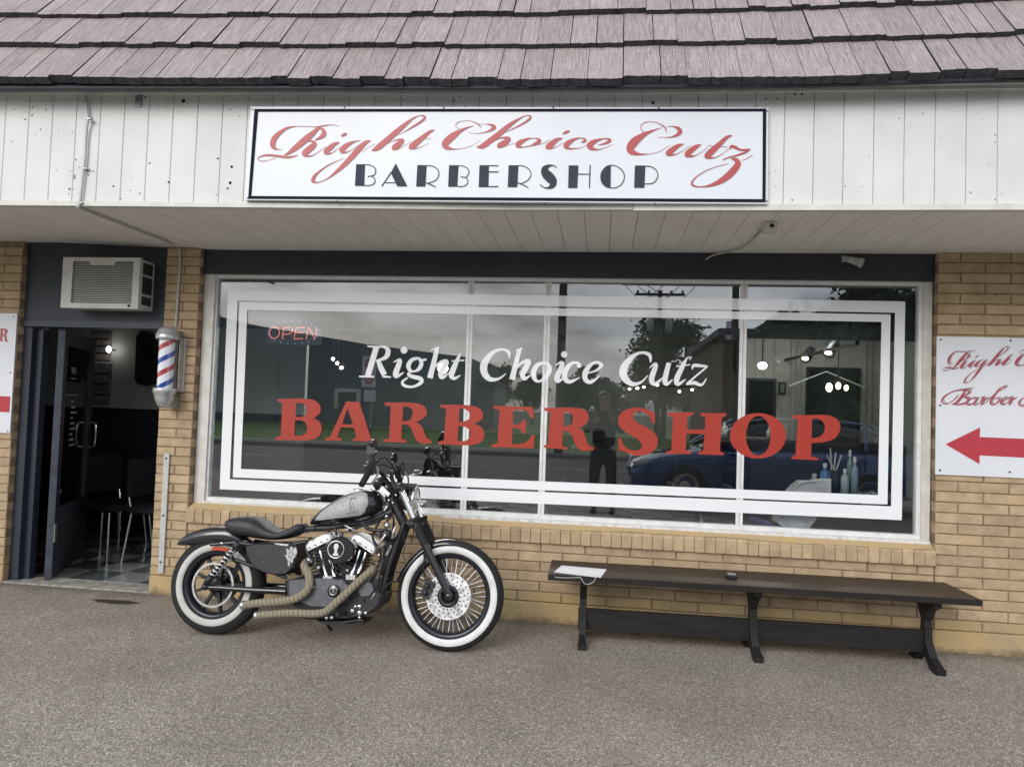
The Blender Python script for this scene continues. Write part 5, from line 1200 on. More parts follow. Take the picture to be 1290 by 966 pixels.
# hoses, bolts and small bright pieces round the engine and steering head
for (x, y, r, s) in ((640,62,.010,-.09),(648,130,.019,-.09),(660,180,.008,-.08),(590,355,.009,-.10),(600,520,.010,-.09),(385,780,.013,-.13),(440,745,.013,-.12),(440,795,.015,-.12),(440,830,.009,-.12),(488,795,.010,-.12),(190,832,.011,-.16),(230,830,.011,-.16),(410,745,.009,-.12)):
    t = MB(); p = q4(x,y,s); t.lathe(p, -YA, [(r,-.01),(r,.006),(r*.6,.010),(0,.010)], 10); P(t, 'fitting', CHROME, EN)
for pts_, r, mt in (([(250,795),(330,800),(400,770),(440,790)],.006,CHROMER),([(300,740),(380,735),(430,750)],.005,CHROMER),([(330,865),(400,855),(470,850)],.008,BLKM),([(600,90),(560,160),(540,230),(600,330),(590,420),(560,480)],.007,RUB),([(700,60),(690,200),(640,330),(600,500),(580,600),(560,690)],.006,RUB),([(640,40),(560,110),(470,130),(360,170)],.008,RUB),([(270,170),(285,215),(300,240)],.010,CHROMER),([(780,215),(785,300),(770,350),(790,400)],.003,RUB),([(620,620),(680,560),(720,560)],.006,RUB),([(460,110),(520,160),(620,170)],.012,BLKM)):
    t = MB(); t.tube(crom([q4(x,y,-.105) for x,y in pts_],4), r, 7); P(t, 'hose', mt, EN)
HWR = random.Random(11)
for (x0_, y0_, x1_, y1_, r, mt) in ((330,130,420,175,.006,CHROMER),(250,150,265,200,.011,BLKM),(560,200,640,250,.007,BLKM),(585,300,640,200,.008,CHROMER),(530,560,585,470,.010,BLKM),(455,560,470,520,.009,CHROMER),(260,545,330,560,.007,BLKM),(40,330,90,395,.010,BLKM),(90,430,150,520,.009,BLKM),(520,700,560,640,.008,CHROMER),(600,560,620,640,.006,RUB),(20,180,110,150,.008,RUB),(560,60,620,20,.010,BLKM),(650,100,700,60,.008,BLKM),(715,140,690,230,.009,CHROMER)):
    t = MB(); a, b = q4(x0_,y0_,-.11), q4(x1_,y1_,-.115); t.tube(crom([a, a.lerp(b,.5)+Vector((HWR.uniform(-.008,.008),-.008,HWR.uniform(-.008,.008))), b],4), r*.8, 7); P(t, 'hose', mt, EN)
for (x, y, r) in ((300,200,.012),(350,160,.008),(560,330,.010),(620,300,.012),(540,420,.008),(350,470,.010),(300,500,.009),(130,450,.011),(470,700,.010),(350,700,.008),(60,230,.009)):
    t = MB(); p = q4(x,y,-.125); t.lathe(p, -YA, [(r,-.02),(r,.004),(r*.7,.008),(0,.008)], 6, sm=False); P(t, 'fitting', HWR.choice((CHROMER,BLKM,CASE)), EN)
for (x0_, y0_, x1_, y1_, y2_) in ((330,330,400,380,-.07),(400,300,420,560,-.09),(380,420,430,620,-.08)):
    t = MB(); a, b = q5(x0_,y0_,y2_), q5(x1_,y1_,y2_); t.tube(crom([a, a.lerp(b,.5)+Vector((.02,-.01,0)), b],5), .0042, 6); P(t, 'control_cable', RUB)
for (x, y, r) in ((362,735,.010),(362,825,.014),(595,818,.008),(455,528,.009),(425,605,.007),(385,580,.008)):
    t = MB(); p = q5(x,y,-.10); t.lathe(p, -YA, [(r,-.02),(r,.003),(r*.6,.007),(0,.007)], 10); P(t, 'fitting', CHROME)
t = MB(); p = q4(60,400,-.06); t.sphere(p, .032, 12, 8); P(t, 'intake_body', CHROMER, EN)
t = MB(); t.lathe(q4(648,200,-.055), YA, [(0,-.05),(.030,-.05),(.036,-.035),(.036,.035),(0,.04)], 18); P(t, 'horn', BLKM)
# gearbox underside, foot controls, side stand
t = MB(); a = q4(300,885,-.02); t.prism([(v.x,v.z) for v in (q4(x,y,-.05) for x,y in ((120,850),(500,850),(470,885),(330,900),(200,880)))], -.08, .10, .05); P(t, 'lower_frame', BLKM)
for sg in (-1,1):
    p = q4(230,800,-.17); t = MB(); t.tube([(p.x+.06,sg*.13,p.z), (p.x+.06,sg*.25,p.z+.01)], .014, 10); P(t, 'foot_peg', RUB)
t = MB(); t.tube([Vector((.62,.10,.20)), Vector((.66,.20,.06)), Vector((.70,.27,-.028))], .010, 8); t.obox((.71,.28,-.030), XA, YA, ZA, .03, .02, .006); P(t, 'side_stand', BLK)
# exhaust
def pipe(pts_, r, cap_):
    P_ = crom([q1(x,y,s) for x,y,s in pts_], 6); t = MB(); t.tube(P_, r, 14); o = P(t, 'exhaust_pipe', WRAP)
    d = (Vector(P_[0])-Vector(P_[3])).normalized() ; a = Vector(P_[0]) if cap_ else None
    if cap_:
        t = MB(); t.lathe(a, d, [(r*.9,-.012),(r*1.12,-.012),(r*1.12,.008),(r*.85,.012),(r*.72,.008),(r*.72,-.03),(0,-.03)], 16); P(t, 'exhaust_tip', CHROMER, o)
pipe([(366,731,-.20),(440,722,-.20),(520,716,-.20),(590,704,-.20),(640,672,-.195),(655,635,-.18),(648,590,-.16),(632,562,-.13),(640,545,-.08)], .0235, True)
pipe([(426,776,-.20),(500,770,-.20),(580,766,-.20),(680,768,-.20),(728,757,-.20),(765,725,-.20),(820,675,-.19),(880,618,-.175),(925,580,-.14),(938,570,-.08)], .0225, True)
# handlebar: right half traced, left half its mirror
H0 = q5(400,432,-.05); GR = [H0, q5(350,370,-.08), q5(300,300,-.13), q5(255,262,-.22), q5(215,270,-.30), q5(165,350,-.37), q5(118,432,-.42)]
riser = Vector((H0.x, 0, H0.z))
for sg in (-1, 1):
    mr = lambda v: Vector((v[0], -sg*v[1] if sg == 1 else v[1], v[2]))
    t = MB(); t.tube(crom([riser]+[mr(p) for p in GR[:5]],5), .0125, 10); HBR = P(t, 'handlebar', BLK)
    g_ = [mr(p) for p in GR]
    t = MB(); t.tube([g_[4].lerp(g_[6],.12), g_[5].lerp(g_[6],.0), g_[6]], [.018,.0185,.018], 12); P(t, 'grip', RUB, HBR)
    t = MB(); c = g_[4]; dd = (g_[5]-g_[4]).normalized(); t.obox(c, dd, dd.cross(ZA).normalized(), dd.cross(ZA).cross(dd).normalized(), .036, .020, .024); P(t, 'switch_housing', BLKM, HBR)
    lv = [c+Vector((.03,0,.01)), c.lerp(g_[6],.4)+Vector((.062,0,.012)), c.lerp(g_[6],.95)+Vector((.055,0,.004))]
    t = MB(); t.tube(crom(lv,5), [.007]*5+[.006]*5+[.008], 8); P(t, 'lever', CHROMER, HBR)
    if sg == -1:
        t = MB(); mc = q5(222,95,-.24); t.obox(mc, XA, YA, ZA, .024, .030, .022); t.obox(mc+Vector((0,0,.026)), XA, YA, ZA, .020, .027, .004); P(t, 'brake_reservoir', BLKM, HBR)
        t = MB(); t.lathe(q5(255,105,-.25), (.5,-.8,.1), [(.009,0),(.009,.006),(0,.008)], 10); P(t, 'reservoir_glass', CHROME, HBR)
        t = MB(); t.tube([mc, q5(235,200,-.24), q5(245,262,-.22)], .010, 8); P(t, 'reservoir_mount', BLKM, HBR)
        mh_ = q5(232,22,-.26); t = MB(); t.tube([mc, mh_], .0045, 6); P(t, 'mirror_stem', BLKM, HBR); t = MB(); t.loft([(mh_.x-.018,mh_.z+.012,mh_.z-.016,.03),(mh_.x-.008,mh_.z+.022,mh_.z-.024,.052),(mh_.x+.012,mh_.z+.020,mh_.z-.022,.048)],16); P(t, 'mirror', BLK, HBR)
        t = MB(); a, b = q5(140,240,-.30), q5(295,235,-.24); t.tube(crom([a, a.lerp(b,.5)+Vector((0,0,-.006)), b],4), .0045, 6); t.tube(crom([q5(165,200,-.28), q5(200,225,-.27), q5(275,238,-.24)],4), .004, 6); P(t, 'brake_lever', CHROME, HBR)
    else:
        mc = mr(q5(222,120,-.24)); t = MB(); t.tube([g_[3], mc], .006, 6); P(t, 'mirror_stem', BLKM, HBR); t = MB(); t.loft([(mc.x-.014,mc.z+.020,mc.z-.022,.045),(mc.x-.004,mc.z+.030,mc.z-.032,.066),(mc.x+.012,mc.z+.028,mc.z-.030,.060)],16); mc_o = P(t, 'mirror', BLK, HBR)
        for v in mc_o.data.vertices: v.co.y += mc.y
    for k_, off in enumerate((.02,-.02)):
        t = MB(); t.tube(crom([g_[4], g_[3]+Vector((.05,0,.04+off)), g_[1]+Vector((.07,0,.03)), riser+Vector((.03,0,-.06)), riser+Vector((-.03,off,-.16))],6), .0042, 6); P(t, 'control_cable', RUB, HBR)
mo = [o for o in MK.children_recursive if o.name.startswith('mirror')]
if mo:
    for o in mo:
        ys_ = [v.co.y for v in o.data.vertices]
        if max(ys_) < .2 and min(ys_) > -.2:         # the lofted shell sits at the bar's end
            for v in o.data.vertices:
                if abs(v.co.y) < .07: v.co.y += mh_.y
t = MB(); t.lathe((riser.x,0,riser.z-.02), ZA, [(.02,-.05),(.026,-.05),(.03,0),(.03,.02),(.02,.035),(0,.035)], 16); t.obox((riser.x,0,riser.z+.004), XA, YA, ZA, .022, .06, .018); P(t, 'bar_riser', BLKM)
t = MB(); a, b = q5(322,455,-.04), q5(400,530,-.04); t.obox((a+b)/2, (b-a).normalized(), YA, (b-a).normalized().cross(YA), (b-a).length/2, .03, .012); P(t, 'bar_clamp', CHROMER)
t = MB(); a, b = q5(470,490,-.09), q5(530,450,-.06); t.tube([a,b], .012, 8); t.tube([a+Vector((0,.15,0)),b+Vector((0,.12,0))], .012, 8); P(t, 'headlight_mount', CHROMER)
t = MB(); a, b = q5(330,400,-.02), q5(250,430,-.02); t.lathe((a+b)/2, Vector((-.5,0,.8)), [(0,.03),(.036,.028),(.04,.02),(.038,-.03),(0,-.04)], 20); P(t, 'speedometer', BLK)

# ================================================================ INSIDE THE SHOP
LMP = mat('lamp_glow', (1,1,1), .5, emis=(1.0,.93,.80), es=16)
WIN = (0,0,0)
BR_ = None
TRK = thing('track_light', at(1000,455,3.6), 'row of four lit spotlights on a dark ceiling track seen through the right pane', 'track light')
tp = [(961,461,6.0),(988,458,4.7),(1014,452,3.75),(1043,445,3.05)]
e0, e1 = at(1080,433,2.35), at(925,468,7.4)
m = MB(); m.tube([e0, e1], .022, 4, sm=False); m.build('track', BLKM, TRK)
for px, py, y in tp:
    p = at(px, py, y); k = (y-e0.y)/(e1.y-e0.y); tpnt = e0.lerp(e1, k)
    m = MB(); m.lathe(p, Vector((-.50,-.5,-.60)), [(.0,-.20),(.045,-.19),(.055,-.12),(.062,-.02),(.066,0),(.058,0),(.04,-.03)], 14); m.tube([p+Vector((.02,.03,.06)), tpnt], .008, 6); sp_ = m.build('spot_head', BLKM, TRK)
    m = MB(); m.sphere(p+Vector((.005,.008,.004)), .027, 10, 8, (1.3,.8,.7)); m.build('bulb', LMP, sp_)
m = MB(); m.box(e0.x-.02, e0.x+.02, e0.y, e0.y+.04, e0.z, 2.75); m.box(e1.x-.02, e1.x+.02, e1.y-.04, e1.y, e1.z, 2.75); m.build('hanger', BLKM, TRK)
T2_ = thing('track_light', at(420,458,3.0), 'short track of three lit spotlights seen through the left pane below the neon sign', 'track light')
for px, py, y in ((419.5,452,4.0),(425,457.5,3.5),(430,463,3.1)):
    p = at(px, py, y); m = MB(); m.lathe(p, Vector((.3,-.7,-.5)), [(.02,-.09),(.035,-.07),(.042,0)], 12); m.tube([p, (p.x,p.y,2.75)], .006, 6); sp_ = m.build('spot_head', BLKM, T2_)
    m = MB(); m.sphere(p, .020, 10, 8); m.build('bulb', LMP, sp_)
GL = thing('globe_lamp', at(558,463,3.2), 'round lit globe lamp glowing behind the letters ht of Right', 'lamp')
p = at(558,464,3.2); m = MB(); m.sphere(p, .06, 12, 8); m.build('globe', LMP, GL); m = MB(); m.tube([p+Vector((0,0,.05)), (p.x,p.y,2.75)], .006, 6); m.build('stem', BLKM, GL)
GL2 = thing('wall_lamp', at(961,461,2.2), 'bright round lamp just right of the third mullion', 'lamp')
p = at(960.5,460.5,2.0); m = MB(); m.sphere(p, .034, 12, 8, (1.2,1,1)); m.build('globe', LMP, GL2); m = MB(); m.tube([p+Vector((0,0,.03)), (p.x,p.y,2.75)], .006, 6); m.build('stem', BLKM, GL2)
DWN = thing('ceiling_spot_row', at(800,490,7.0), 'row of small lit spots far inside the shop under the word Cutz', 'light')
for px, py in ((793,490),(803,489),(811,487.5),(828,485),(856,493),(872,491)):
    p = at(px,py,7.6); m = MB(); m.sphere(p, .024, 8, 6, (1,1,.8)); m.build('bulb', LMP, DWN)
m = MB(); a, b = at(785,488,7.62), at(885,487,7.62); m.box(a.x, b.x, 7.62, 7.66, a.z+.03, a.z+.06); m.build('rail', BLKM, DWN)
FT = mat('fluorescent_glow', (1,1,1), .5, emis=(.95,1,.92), es=34)
for (px, y0_, y1_, lab) in ((425,404,444,'left of the two long fluorescent lights glowing behind the upper window'),(618,404,470,'right of the two long fluorescent lights glowing behind the upper window'),(1072,462,490,'fluorescent light inside near the station wall at the right')):
    a, b = at(px, y0_, 2.2), at(px, y0_+22, 6.0); F_ = thing('fluorescent_light', ((a+b)/2), lab, 'light')
    zz = 2.70; a = at(px, y0_+4, 1.2); xx = a.x
    m = MB(); m.box(xx-.62, xx+.62, 3.0, 3.30, 2.66, 2.74); m.build('housing', GREYP, F_)
    for k in range(3): m = MB(); m.tube([(xx-.58,3.06+k*.09,2.645),(xx+.58,3.06+k*.09,2.645)], .016, 8); m.build('tube', FT, F_)
CH = thing('pendant_lamp', at(1056,485,3.6), 'cluster of three lit lamp globes inside the small gable outline', 'lamp')
cc = at(1056,480,3.6); m = MB(); m.tube([cc, (cc.x,cc.y,2.75)], .006, 6); m.tube([cc+Vector((-.1,0,0)), cc+Vector((.1,0,0))], .006, 6); m.build('stem', BLKM, CH)
for px, py, r in ((1044.5,488,.045),(1056,486,.036),(1066,488.5,.030)):
    p = at(px, py, 3.58); m = MB(); m.sphere(p, r, 12, 8, (.8,.8,1.15)); m.build('lamp_shade', mat('warm_glow', (1,1,1), .5, emis=(1,.85,.6), es=5), CH)
yw = 4.6
stw = MB(); a = at(936,470,yw); stw.box(a.x, XI1-.06, yw, yw+.08, .0, 2.74); stw.build('station_wall', mat('station_wall', (.33,.32,.30), .8, c2=(.27,.27,.25), sc=3), B)
MIR = mat('mirror_dark', (.10,.115,.125), .08, .8)
for (px0, py0, px1, py1, lab) in ((1016,462,1082,582,'large dark mirror with pale gable outline on the station wall'),(941,476,977,548,'dark framed panel left of the small picture behind the letter O')):
    a, b = at(px0,py0,yw-.03), at(px1,py1,yw-.03); o_ = thing('wall_mirror', ((a.x+b.x)/2, yw, b.z), lab, 'mirror')
    m = MB(); ring(m, (a.x,b.x,b.z,a.z), (a.x+.035,b.x-.035,b.z+.035,a.z-.035), yw-.035, yw-.001); m.build('frame', BLKM, o_)
    m = MB(); m.box(a.x+.034, b.x-.034, yw-.02, yw-.001, b.z+.034, a.z-.034); m.build('mirror_glass', MIR, o_)
m = MB(); a, b = at(938,552,4.55), at(1100,552,4.55); m.bbox(a.x, XI1-.07, 4.18, 4.57, .01, a.z, .01); m.build('station_cabinet', ID, B)
for px in (951, 962, 975, 996, 1003, 1009, 1092, 1099): a = at(px, 470, yw-.006); m = MB(); m.box(a.x-.012, a.x+.012, yw-.012, yw-.0005, .9, 2.72); m.build('panel_batten', mat('batten_grey', (.24,.235,.22), .8), B)
for (px, py, q_, rr_) in ((968,556,.16,.03),(985,560,.10,.05),(912,562,.2,.04)):
    a = at(px, py, 4.35)
    o_ = thing('styling_bottle', (a.x,4.35,at(938,552,4.55).z), ('tall dark bottle on the station cabinet behind the letter O','squat jar on the station cabinet right of the letter O','bottle on the station cabinet left of the third mullion')[(968,985,912).index(px)], 'bottle')
    m = MB(); m.lathe(OFF[o_]+Vector((0,0,.001)), ZA, [(0,0),(rr_,0),(rr_,q_*.7),(rr_*.4,q_*.8),(rr_*.4,q_),(0,q_)], 12); m.build('body', MATS['comb_pale'] if 'comb_pale' in MATS else GREYP, o_)
ga = [at(994,486,3.9), at(1041,468,3.9), at(1089,488,3.9)]  # reflected gable line built as a solid rod, string added to hang it
GB = thing('gable_reflection', ga[1], 'thin white gable-shaped outline hanging before the mirror', 'reflected_line')
m = MB(); m.tube(ga, .007, 6, sm=False); m.build('outline', mat('white_line', (.6,.6,.6), .5), GB); m = MB(); m.tube([ga[1],(ga[1].x,ga[1].y,2.75)], .0015, 4); m.build('string', BLKM, GB)
a, b = at(980,481,yw-.01), at(990,497,yw-.01); o_ = thing('picture', a, 'small dark square picture between the two mirrors', 'picture'); m = MB(); m.box(a.x,b.x,yw-.03,yw-.001,b.z,a.z); m.build('frame', BLKM, o_); m = MB(); m.box(a.x+.03,b.x-.03,yw-.034,yw-.0305,b.z+.03,a.z-.03); m.build('print', mat('print_green', (.06,.085,.06), .6, c2=(.15,.15,.12), sc=12), o_)
# counter with bottles and bags in the right pane
zc_ = at(1050,622,.75).z; cx0, cx1 = at(1000,620,.75).x, at(1100,620,.75).x+.25
CT = thing('counter', ((cx0+cx1)/2, .75, 0), 'dark counter crowded with bottles just inside the right end of the window', 'counter')
m = MB(); m.bbox(cx0, cx1, .45, 1.05, zc_-.04, zc_, .006); m.build('top', ID, CT); m = MB(); m.box(cx0+.03, cx1-.03, .50, 1.0, 0.01, zc_-.0405); m.build('cabinet', ID, CT)
def bottle(px, pyt, c, lab, h=.20, r=.03, y=.72, capc=(.7,.7,.7)):
    p = at(px, pyt, y); z0 = zc_+.001; o_ = thing('bottle', (p.x, y, z0), lab, 'bottle'); h = max(.06, p.z-z0)
    m = MB(); m.lathe((p.x,y,z0), ZA, [(0,0),(r,0),(r,h*.62),(r*.8,h*.72),(r*.35,h*.78),(r*.35,h*.84)], 14); m.build('body', mat('bottle_%d' % int(c[2]*99+c[0]*999), c, .3, c2=tuple(x*.85 for x in c), sc=30), o_)
    m = MB(); m.lathe((p.x,y,z0+h*.84), ZA, [(r*.45,0),(r*.45,h*.14),(0,h*.16)], 12); m.build('cap', mat('cap_%d' % int(capc[0]*99), capc, .4), o_)
bottle(1039.5,583,(.10,.28,.55),'bright blue bottle on the counter below the letter P', r=.032)
bottle(1064.5,590,(.50,.60,.62),'pale clear bottle on the counter between blue and tall ones', r=.028)
bottle(1077,575,(.30,.40,.48),'tallest grey-blue bottle near the right end of the counter', r=.026)
bottle(1026,596,(.60,.55,.52),'short pinkish-white bottle left of the blue one on the counter', r=.036)
bottle(1071,566,(.22,.32,.22),'slim green bottle behind the tall grey-blue one', r=.022, y=.86)
for i, (px, py, qx, qy) in enumerate(((1046,565,1052,580),(1056,568,1050,582),(1040,572,1056,578))):
    pass
o_ = thing('comb_jar', at(1050,590,.80), 'dark jar bristling with pale combs and scissors behind the blue bottle', 'jar')
p = at(1051,592,.82); m = MB(); m.lathe((p.x,.82,zc_+.001), ZA, [(0,0),(.045,0),(.045,p.z-zc_),(.04,p.z-zc_)], 14); m.build('jar', ID, o_)
for i, (qx, qy) in enumerate(((1046,564),(1053,570),(1060,573),(1042,574))):
    m = MB(); b_ = at(qx,qy,.82); m.tube([(p.x+(i-1.5)*.012,.82,p.z-.03), b_], .006, 5); m.build('comb', mat('comb_pale', (.6,.58,.5), .5), o_)
def bag(name, poly, y, lab, c, depth=.10):
    m = MB(); pts_ = [at(*p, y) for p in poly]; n = len(pts_); cxx = sum(p.x for p in pts_)/n; czz = sum(p.z for p in pts_)/n; jj = random.Random(5)
    rings_ = []
    for k, (dy, sc3) in enumerate(((-.04,.72),(-.055,.9),(0,1),(depth*.6,.97),(depth,.8))):
        rings_.append([Vector((cxx+(p.x-cxx)*sc3+jj.uniform(-.006,.006), y+dy+jj.uniform(-.01,.01), czz+(p.z-czz)*sc3+jj.uniform(-.006,.006))) for p in pts_])
    for r_ in rings_: m.v += r_
    for k in range(4):
        for i in range(n): j = (i+1) % n; m.f.append([k*n+i,k*n+j,(k+1)*n+j,(k+1)*n+i]); m.mi.append(0); m.smooth.append(False)
    m.f += [list(range(n))[::-1], [4*n+i for i in range(n)]]; m.mi += [0,0]; m.smooth += [False]*2
    return tag(m.build(name, mat(name+'_mat'+str(int(c[0]*99)), c, .5, c2=tuple(x*.7 for x in c), sc=11, bump=.5, bsc=20), own=Vector((cxx,y,czz))), lab, 'bag')
bag('plastic_bag', [(988,622),(998,612),(1005,606),(1025,605),(1038,602),(1046,603),(1047,618),(1044,632),(1000,630)], .40, 'crumpled white plastic bag with red print lying inside the window below P', (.62,.60,.60))
bag('paper_bag', [(973,655),(976,645),(985,640),(1010,641),(1034,643),(1026,655),(1018,664),(985,665)], .26, 'white crumpled paper bag lying low inside the window beside a purple strip', (.60,.61,.66))
p = at(960,655,.3); o_ = thing('purple_comb', p, 'purple comb-like strip lying inside the window left of the paper bag', 'comb'); m = MB(); a, b = at(945,652,.3), at(972,660,.3); m.obox((a+b)/2, (b-a).normalized(), YA, ZA, (b-a).length/2, .03, .01); m.build('strip', mat('purple', (.13,.05,.30), .5), o_)
zsh = at(1000,668,.28).z
m = MB(); m.box(XW0+.05, XW1-.02, .175, .55, zsh-.05, zsh-.012); m.build('window_shelf', ID, B)
# barber chair and back room furniture seen dimly
for i, (px, yy) in enumerate(((745,2.6),(880,3.0))):
    c = at(px, 620, yy); c.z = 0; o_ = thing('barber_chair', c, ('barber chair seen dimly behind the letters R and S','barber chair seen dimly behind the letter H')[i], 'barber chair')
    m = MB(); m.lathe(c, ZA, [(0,.006),(.30,.006),(.30,.03),(.06,.06),(.045,.40),(0,.40)], 20); m.build('base', CHROMER, o_)
    m = MB(); m.bbox(c.x-.26,c.x+.26,c.y-.26,c.y+.26,.42,.54,.04); m.build('seat', LEA, o_)
    m = MB(); m.bbox(c.x-.25,c.x+.25,c.y+.20,c.y+.30,.56,1.10,.04); m.bbox(c.x-.13,c.x+.13,c.y+.20,c.y+.28,1.13,1.28,.03); m.build('backrest', LEA, o_)
    for sg in (-1,1): m = MB(); m.bbox(c.x+sg*.30-.035,c.x+sg*.30+.035,c.y-.22,c.y+.22,.66,.72,.015); m.tube([(c.x+sg*.30,c.y,.50),(c.x+sg*.30,c.y,.67)], .02, 8); m.build('armrest', LEA, o_)
    m = MB(); m.bbox(c.x-.18,c.x+.18,c.y-.52,c.y-.40,.14,.18,.01); m.tube([(c.x,c.y-.46,.16),(c.x,c.y-.2,.44)], .02, 8); m.build('footrest', CHROMER, o_)
# waiting chairs inside the door
ChB = mat('chair_vinyl', (.007,.0075,.01), .7, spec=.25)
def wchair(x, y, rot, lab):
    o_ = thing('waiting_chair', (0,0,0), lab, 'chair', 'chairs inside the open door')
    m = MB(); m.bbox(-.23,.23,-.22,.22,.43,.49,.015); m.build('seat', ChB, o_)
    m = MB(); m.bbox(-.22,.22,.20,.24,.56,.90,.012); m.build('backrest', ChB, o_)
    for sx_ in (-1,1):
        for sy_ in (-1,1):
            m = MB(); m.tube([(sx_*.20,sy_*.18,.43),(sx_*.235,sy_*.225,.012)], .0115, 8)
            if sy_ > 0: m.tube([(sx_*.20,.18,.43),(sx_*.205,.225,.62)], .0115, 8)
            m.build('leg', CHROME, o_)
    o_.location = (x, y, 0); o_.rotation_euler = (0,0,rot)
    return o_
wchair(-4.36, 1.05, R(75), 'black chair with chrome legs nearest the doorway, inside the shop')
wchair(-3.85, 1.02, R(82), 'black chrome-legged chair on the right side inside the doorway')
wchair(-4.72, 1.48, R(70), 'black chrome-legged chair farthest left inside the doorway, beyond the door leaf')
DL = thing('door_lamp', at(137,440,1.9), 'small bright lamp over the posters seen through the open door', 'lamp')
p = at(137,440,1.9); m = MB(); m.sphere(p, .024, 10, 8, (1,1,1.4)); m.build('bulb', mat('strong_glow', (1,1,1), .5, emis=(1,.97,.9), es=7), DL); m = MB(); m.tube([p+Vector((0,.0,0)), p+Vector((0,.1,.0))], .008, 6); m.build('bracket', BLKM, DL)
# posters on the partition
for (px0,py0,px1,py1,c,c2,lab) in ((116,418,139,454,(.10,.095,.09),(.17,.15,.14),'dim sketched poster above the green one seen through the doorway'),(113,457,138,511,(.075,.10,.085),(.13,.16,.14),'grey-green poster in rows, under the sketched one, through the doorway')):
    a, b = at(px0,py0,yp-.012), at(px1,py1,yp-.012); o_ = thing('poster', ((a.x+b.x)/2, yp-.01, b.z), lab, 'poster'); m = MB(); m.box(a.x,b.x,yp-.012,yp-.001,b.z,a.z); m.build('sheet', mat('poster_%d' % px0, tuple(2*v for v in c), .6, c2=tuple(2*v for v in c2), sc=9, lo=.45, hi=.55), o_)
    m = MB(); 
    for k in range(1,4): zz = b.z+(a.z-b.z)*k/4; m.box(a.x+.03,b.x-.03,yp-.0135,yp-.0122,zz-.008,zz+.008)
    m.build('print_rows', DARK, o_)
xg = at(178,440,1.95); o_ = thing('coat', xg, 'dark garment hanging on a hook on the pale inner wall seen through the doorway', 'coat')
jp = [at(px, py, 1.93) for px, py in ((173,424),(177,418),(181,417),(190,420),(195,430),(199,470),(193,484),(181,486),(179,470),(175,484),(171,478),(172,450))]
m = MB(); m.prism([(p.x, p.z) for p in jp], 1.90, 1.99, .10); m.build('cloth', mat('garment_dark', (.018,.020,.026), .9, c2=(.04,.043,.05), sc=7, bump=.8, bsc=12), o_)
m = MB(); m.tube([(jp[2].x, 1.94, jp[2].z-.01), (jp[2].x, 1.94, jp[2].z+.06), (jp[2].x, 1.995, jp[2].z+.07)], .006, 6); m.build('hook', CHROMER, o_)
# neon OPEN sign
NR = mat('neon_red', (.6,.1,.1), .4, emis=(1,.30,.26), es=.55); NBl = mat('neon_blue', (.1,.1,.6), .4, emis=(.25,.40,1), es=.55)
zn = zm(330,400,16.125); yn = .16
NE = thing('open_sign', at(369,420,yn), 'lit red OPEN sign ringed with blue dots inside the upper left window', 'sign')
def npt(x, y): return at(*zn(x, y), yn)
for s_ in ([(255,190),(330,215),(360,310),(325,390),(240,430),(170,390),(145,300),(185,215),(255,190)], [(420,445),(425,330),(440,215),(550,190),(625,235),(600,310),(520,340),(430,335)], [(870,200),(700,205),(670,310),(655,430),(830,430)], [(680,310),(820,310)], [(900,445),(925,300),(940,190),(1010,300),(1080,445),(1100,320),(1110,210)]):
    m = MB(); m.tube([npt(*p) for p in s_], .0042, 6); m.build('letter', NR, NE)
for i in range(22):
    a = 2*math.pi*(i+.3)/22; m = MB(); m.sphere(npt(640+520*math.cos(a), 300+235*math.sin(a)), .005, 6, 4); m.build('dot', NBl, NE)
a, b = npt(90,30), npt(1190,560); m = MB(); m.box(a.x,b.x,yn+.008,yn+.014,b.z,a.z); m.build('backing', mat('smoked_panel', (.02,.025,.035), .3), NE)

# ================================================================ ACROSS THE STREET (seen mirrored in the window)
LEAF = mat('foliage', (.035,.062,.022), .75, c2=(.075,.12,.04), sc=1.2, objvar=.2); BARK = mat('bark', (.055,.045,.035), .9, c2=(.085,.07,.055), sc=8)
def tree(base, h, rx, lab, n=3200, zlo=.34, br=(.18,.36), leaf=.22, grp='trees across the street'):
    tr_ = random.Random(int(base.x*10)+17); o_ = thing('tree', base, lab, 'tree', grp)
    m = MB(); m.tube([base, base+Vector((.05,0,h*.25)), base+Vector((-.05,.05,h*.5)), base+Vector((.1,0,h*.8))], [h*.028,h*.022,h*.015,h*.005], 8)
    blobs = []
    for i in range(20):
        a = tr_.uniform(0, 6.28); zz = tr_.uniform(zlo,.94); rr = rx*tr_.uniform(.25,.75)*(1-abs(zz-.62)*.9)
        c = base+Vector((rr*math.cos(a), rr*math.sin(a), h*zz)); blobs.append((c, rx*tr_.uniform(*br)))
        m.tube([base+Vector((0,0,h*zz*.6)), (base+Vector((0,0,h*zz*.8))).lerp(c,.5), c], [h*.010,h*.006,h*.002], 5)
    m.build('trunk', BARK, o_)
    m = MB(); leaf *= .62; n = int(n*1.9)
    for i in range(n):
        c, r = tr_.choice(blobs); d = Vector((tr_.gauss(0,1), tr_.gauss(0,1), tr_.gauss(0,.8)))*r*.55; p = c+d
        u = Vector((tr_.gauss(0,1), tr_.gauss(0,1), tr_.gauss(0,1))).normalized(); v = u.orthogonal().normalized(); s_ = leaf*tr_.uniform(.5,1.3)
        m.add([p-u*s_, p-v*s_*.6, p+u*s_, p+v*s_*.6], [(0,1,2,3)])
    m.build('crown', LEAF, o_, fix=False)
def TR(px, pyt, y, rpx, lab, n=3000, base_py=None, **k):
    t_ = refl(px, pyt, y); b_ = Vector((t_.x, y, .05)); e_ = refl(px+rpx, pyt, y); tree(b_, max(2.0, t_.z), abs(e_.x-t_.x)*1.15, lab, n, **k)
TR(838,402,-36,48,'large broad tree across the street, tallest in the middle of the reflection', 5200)
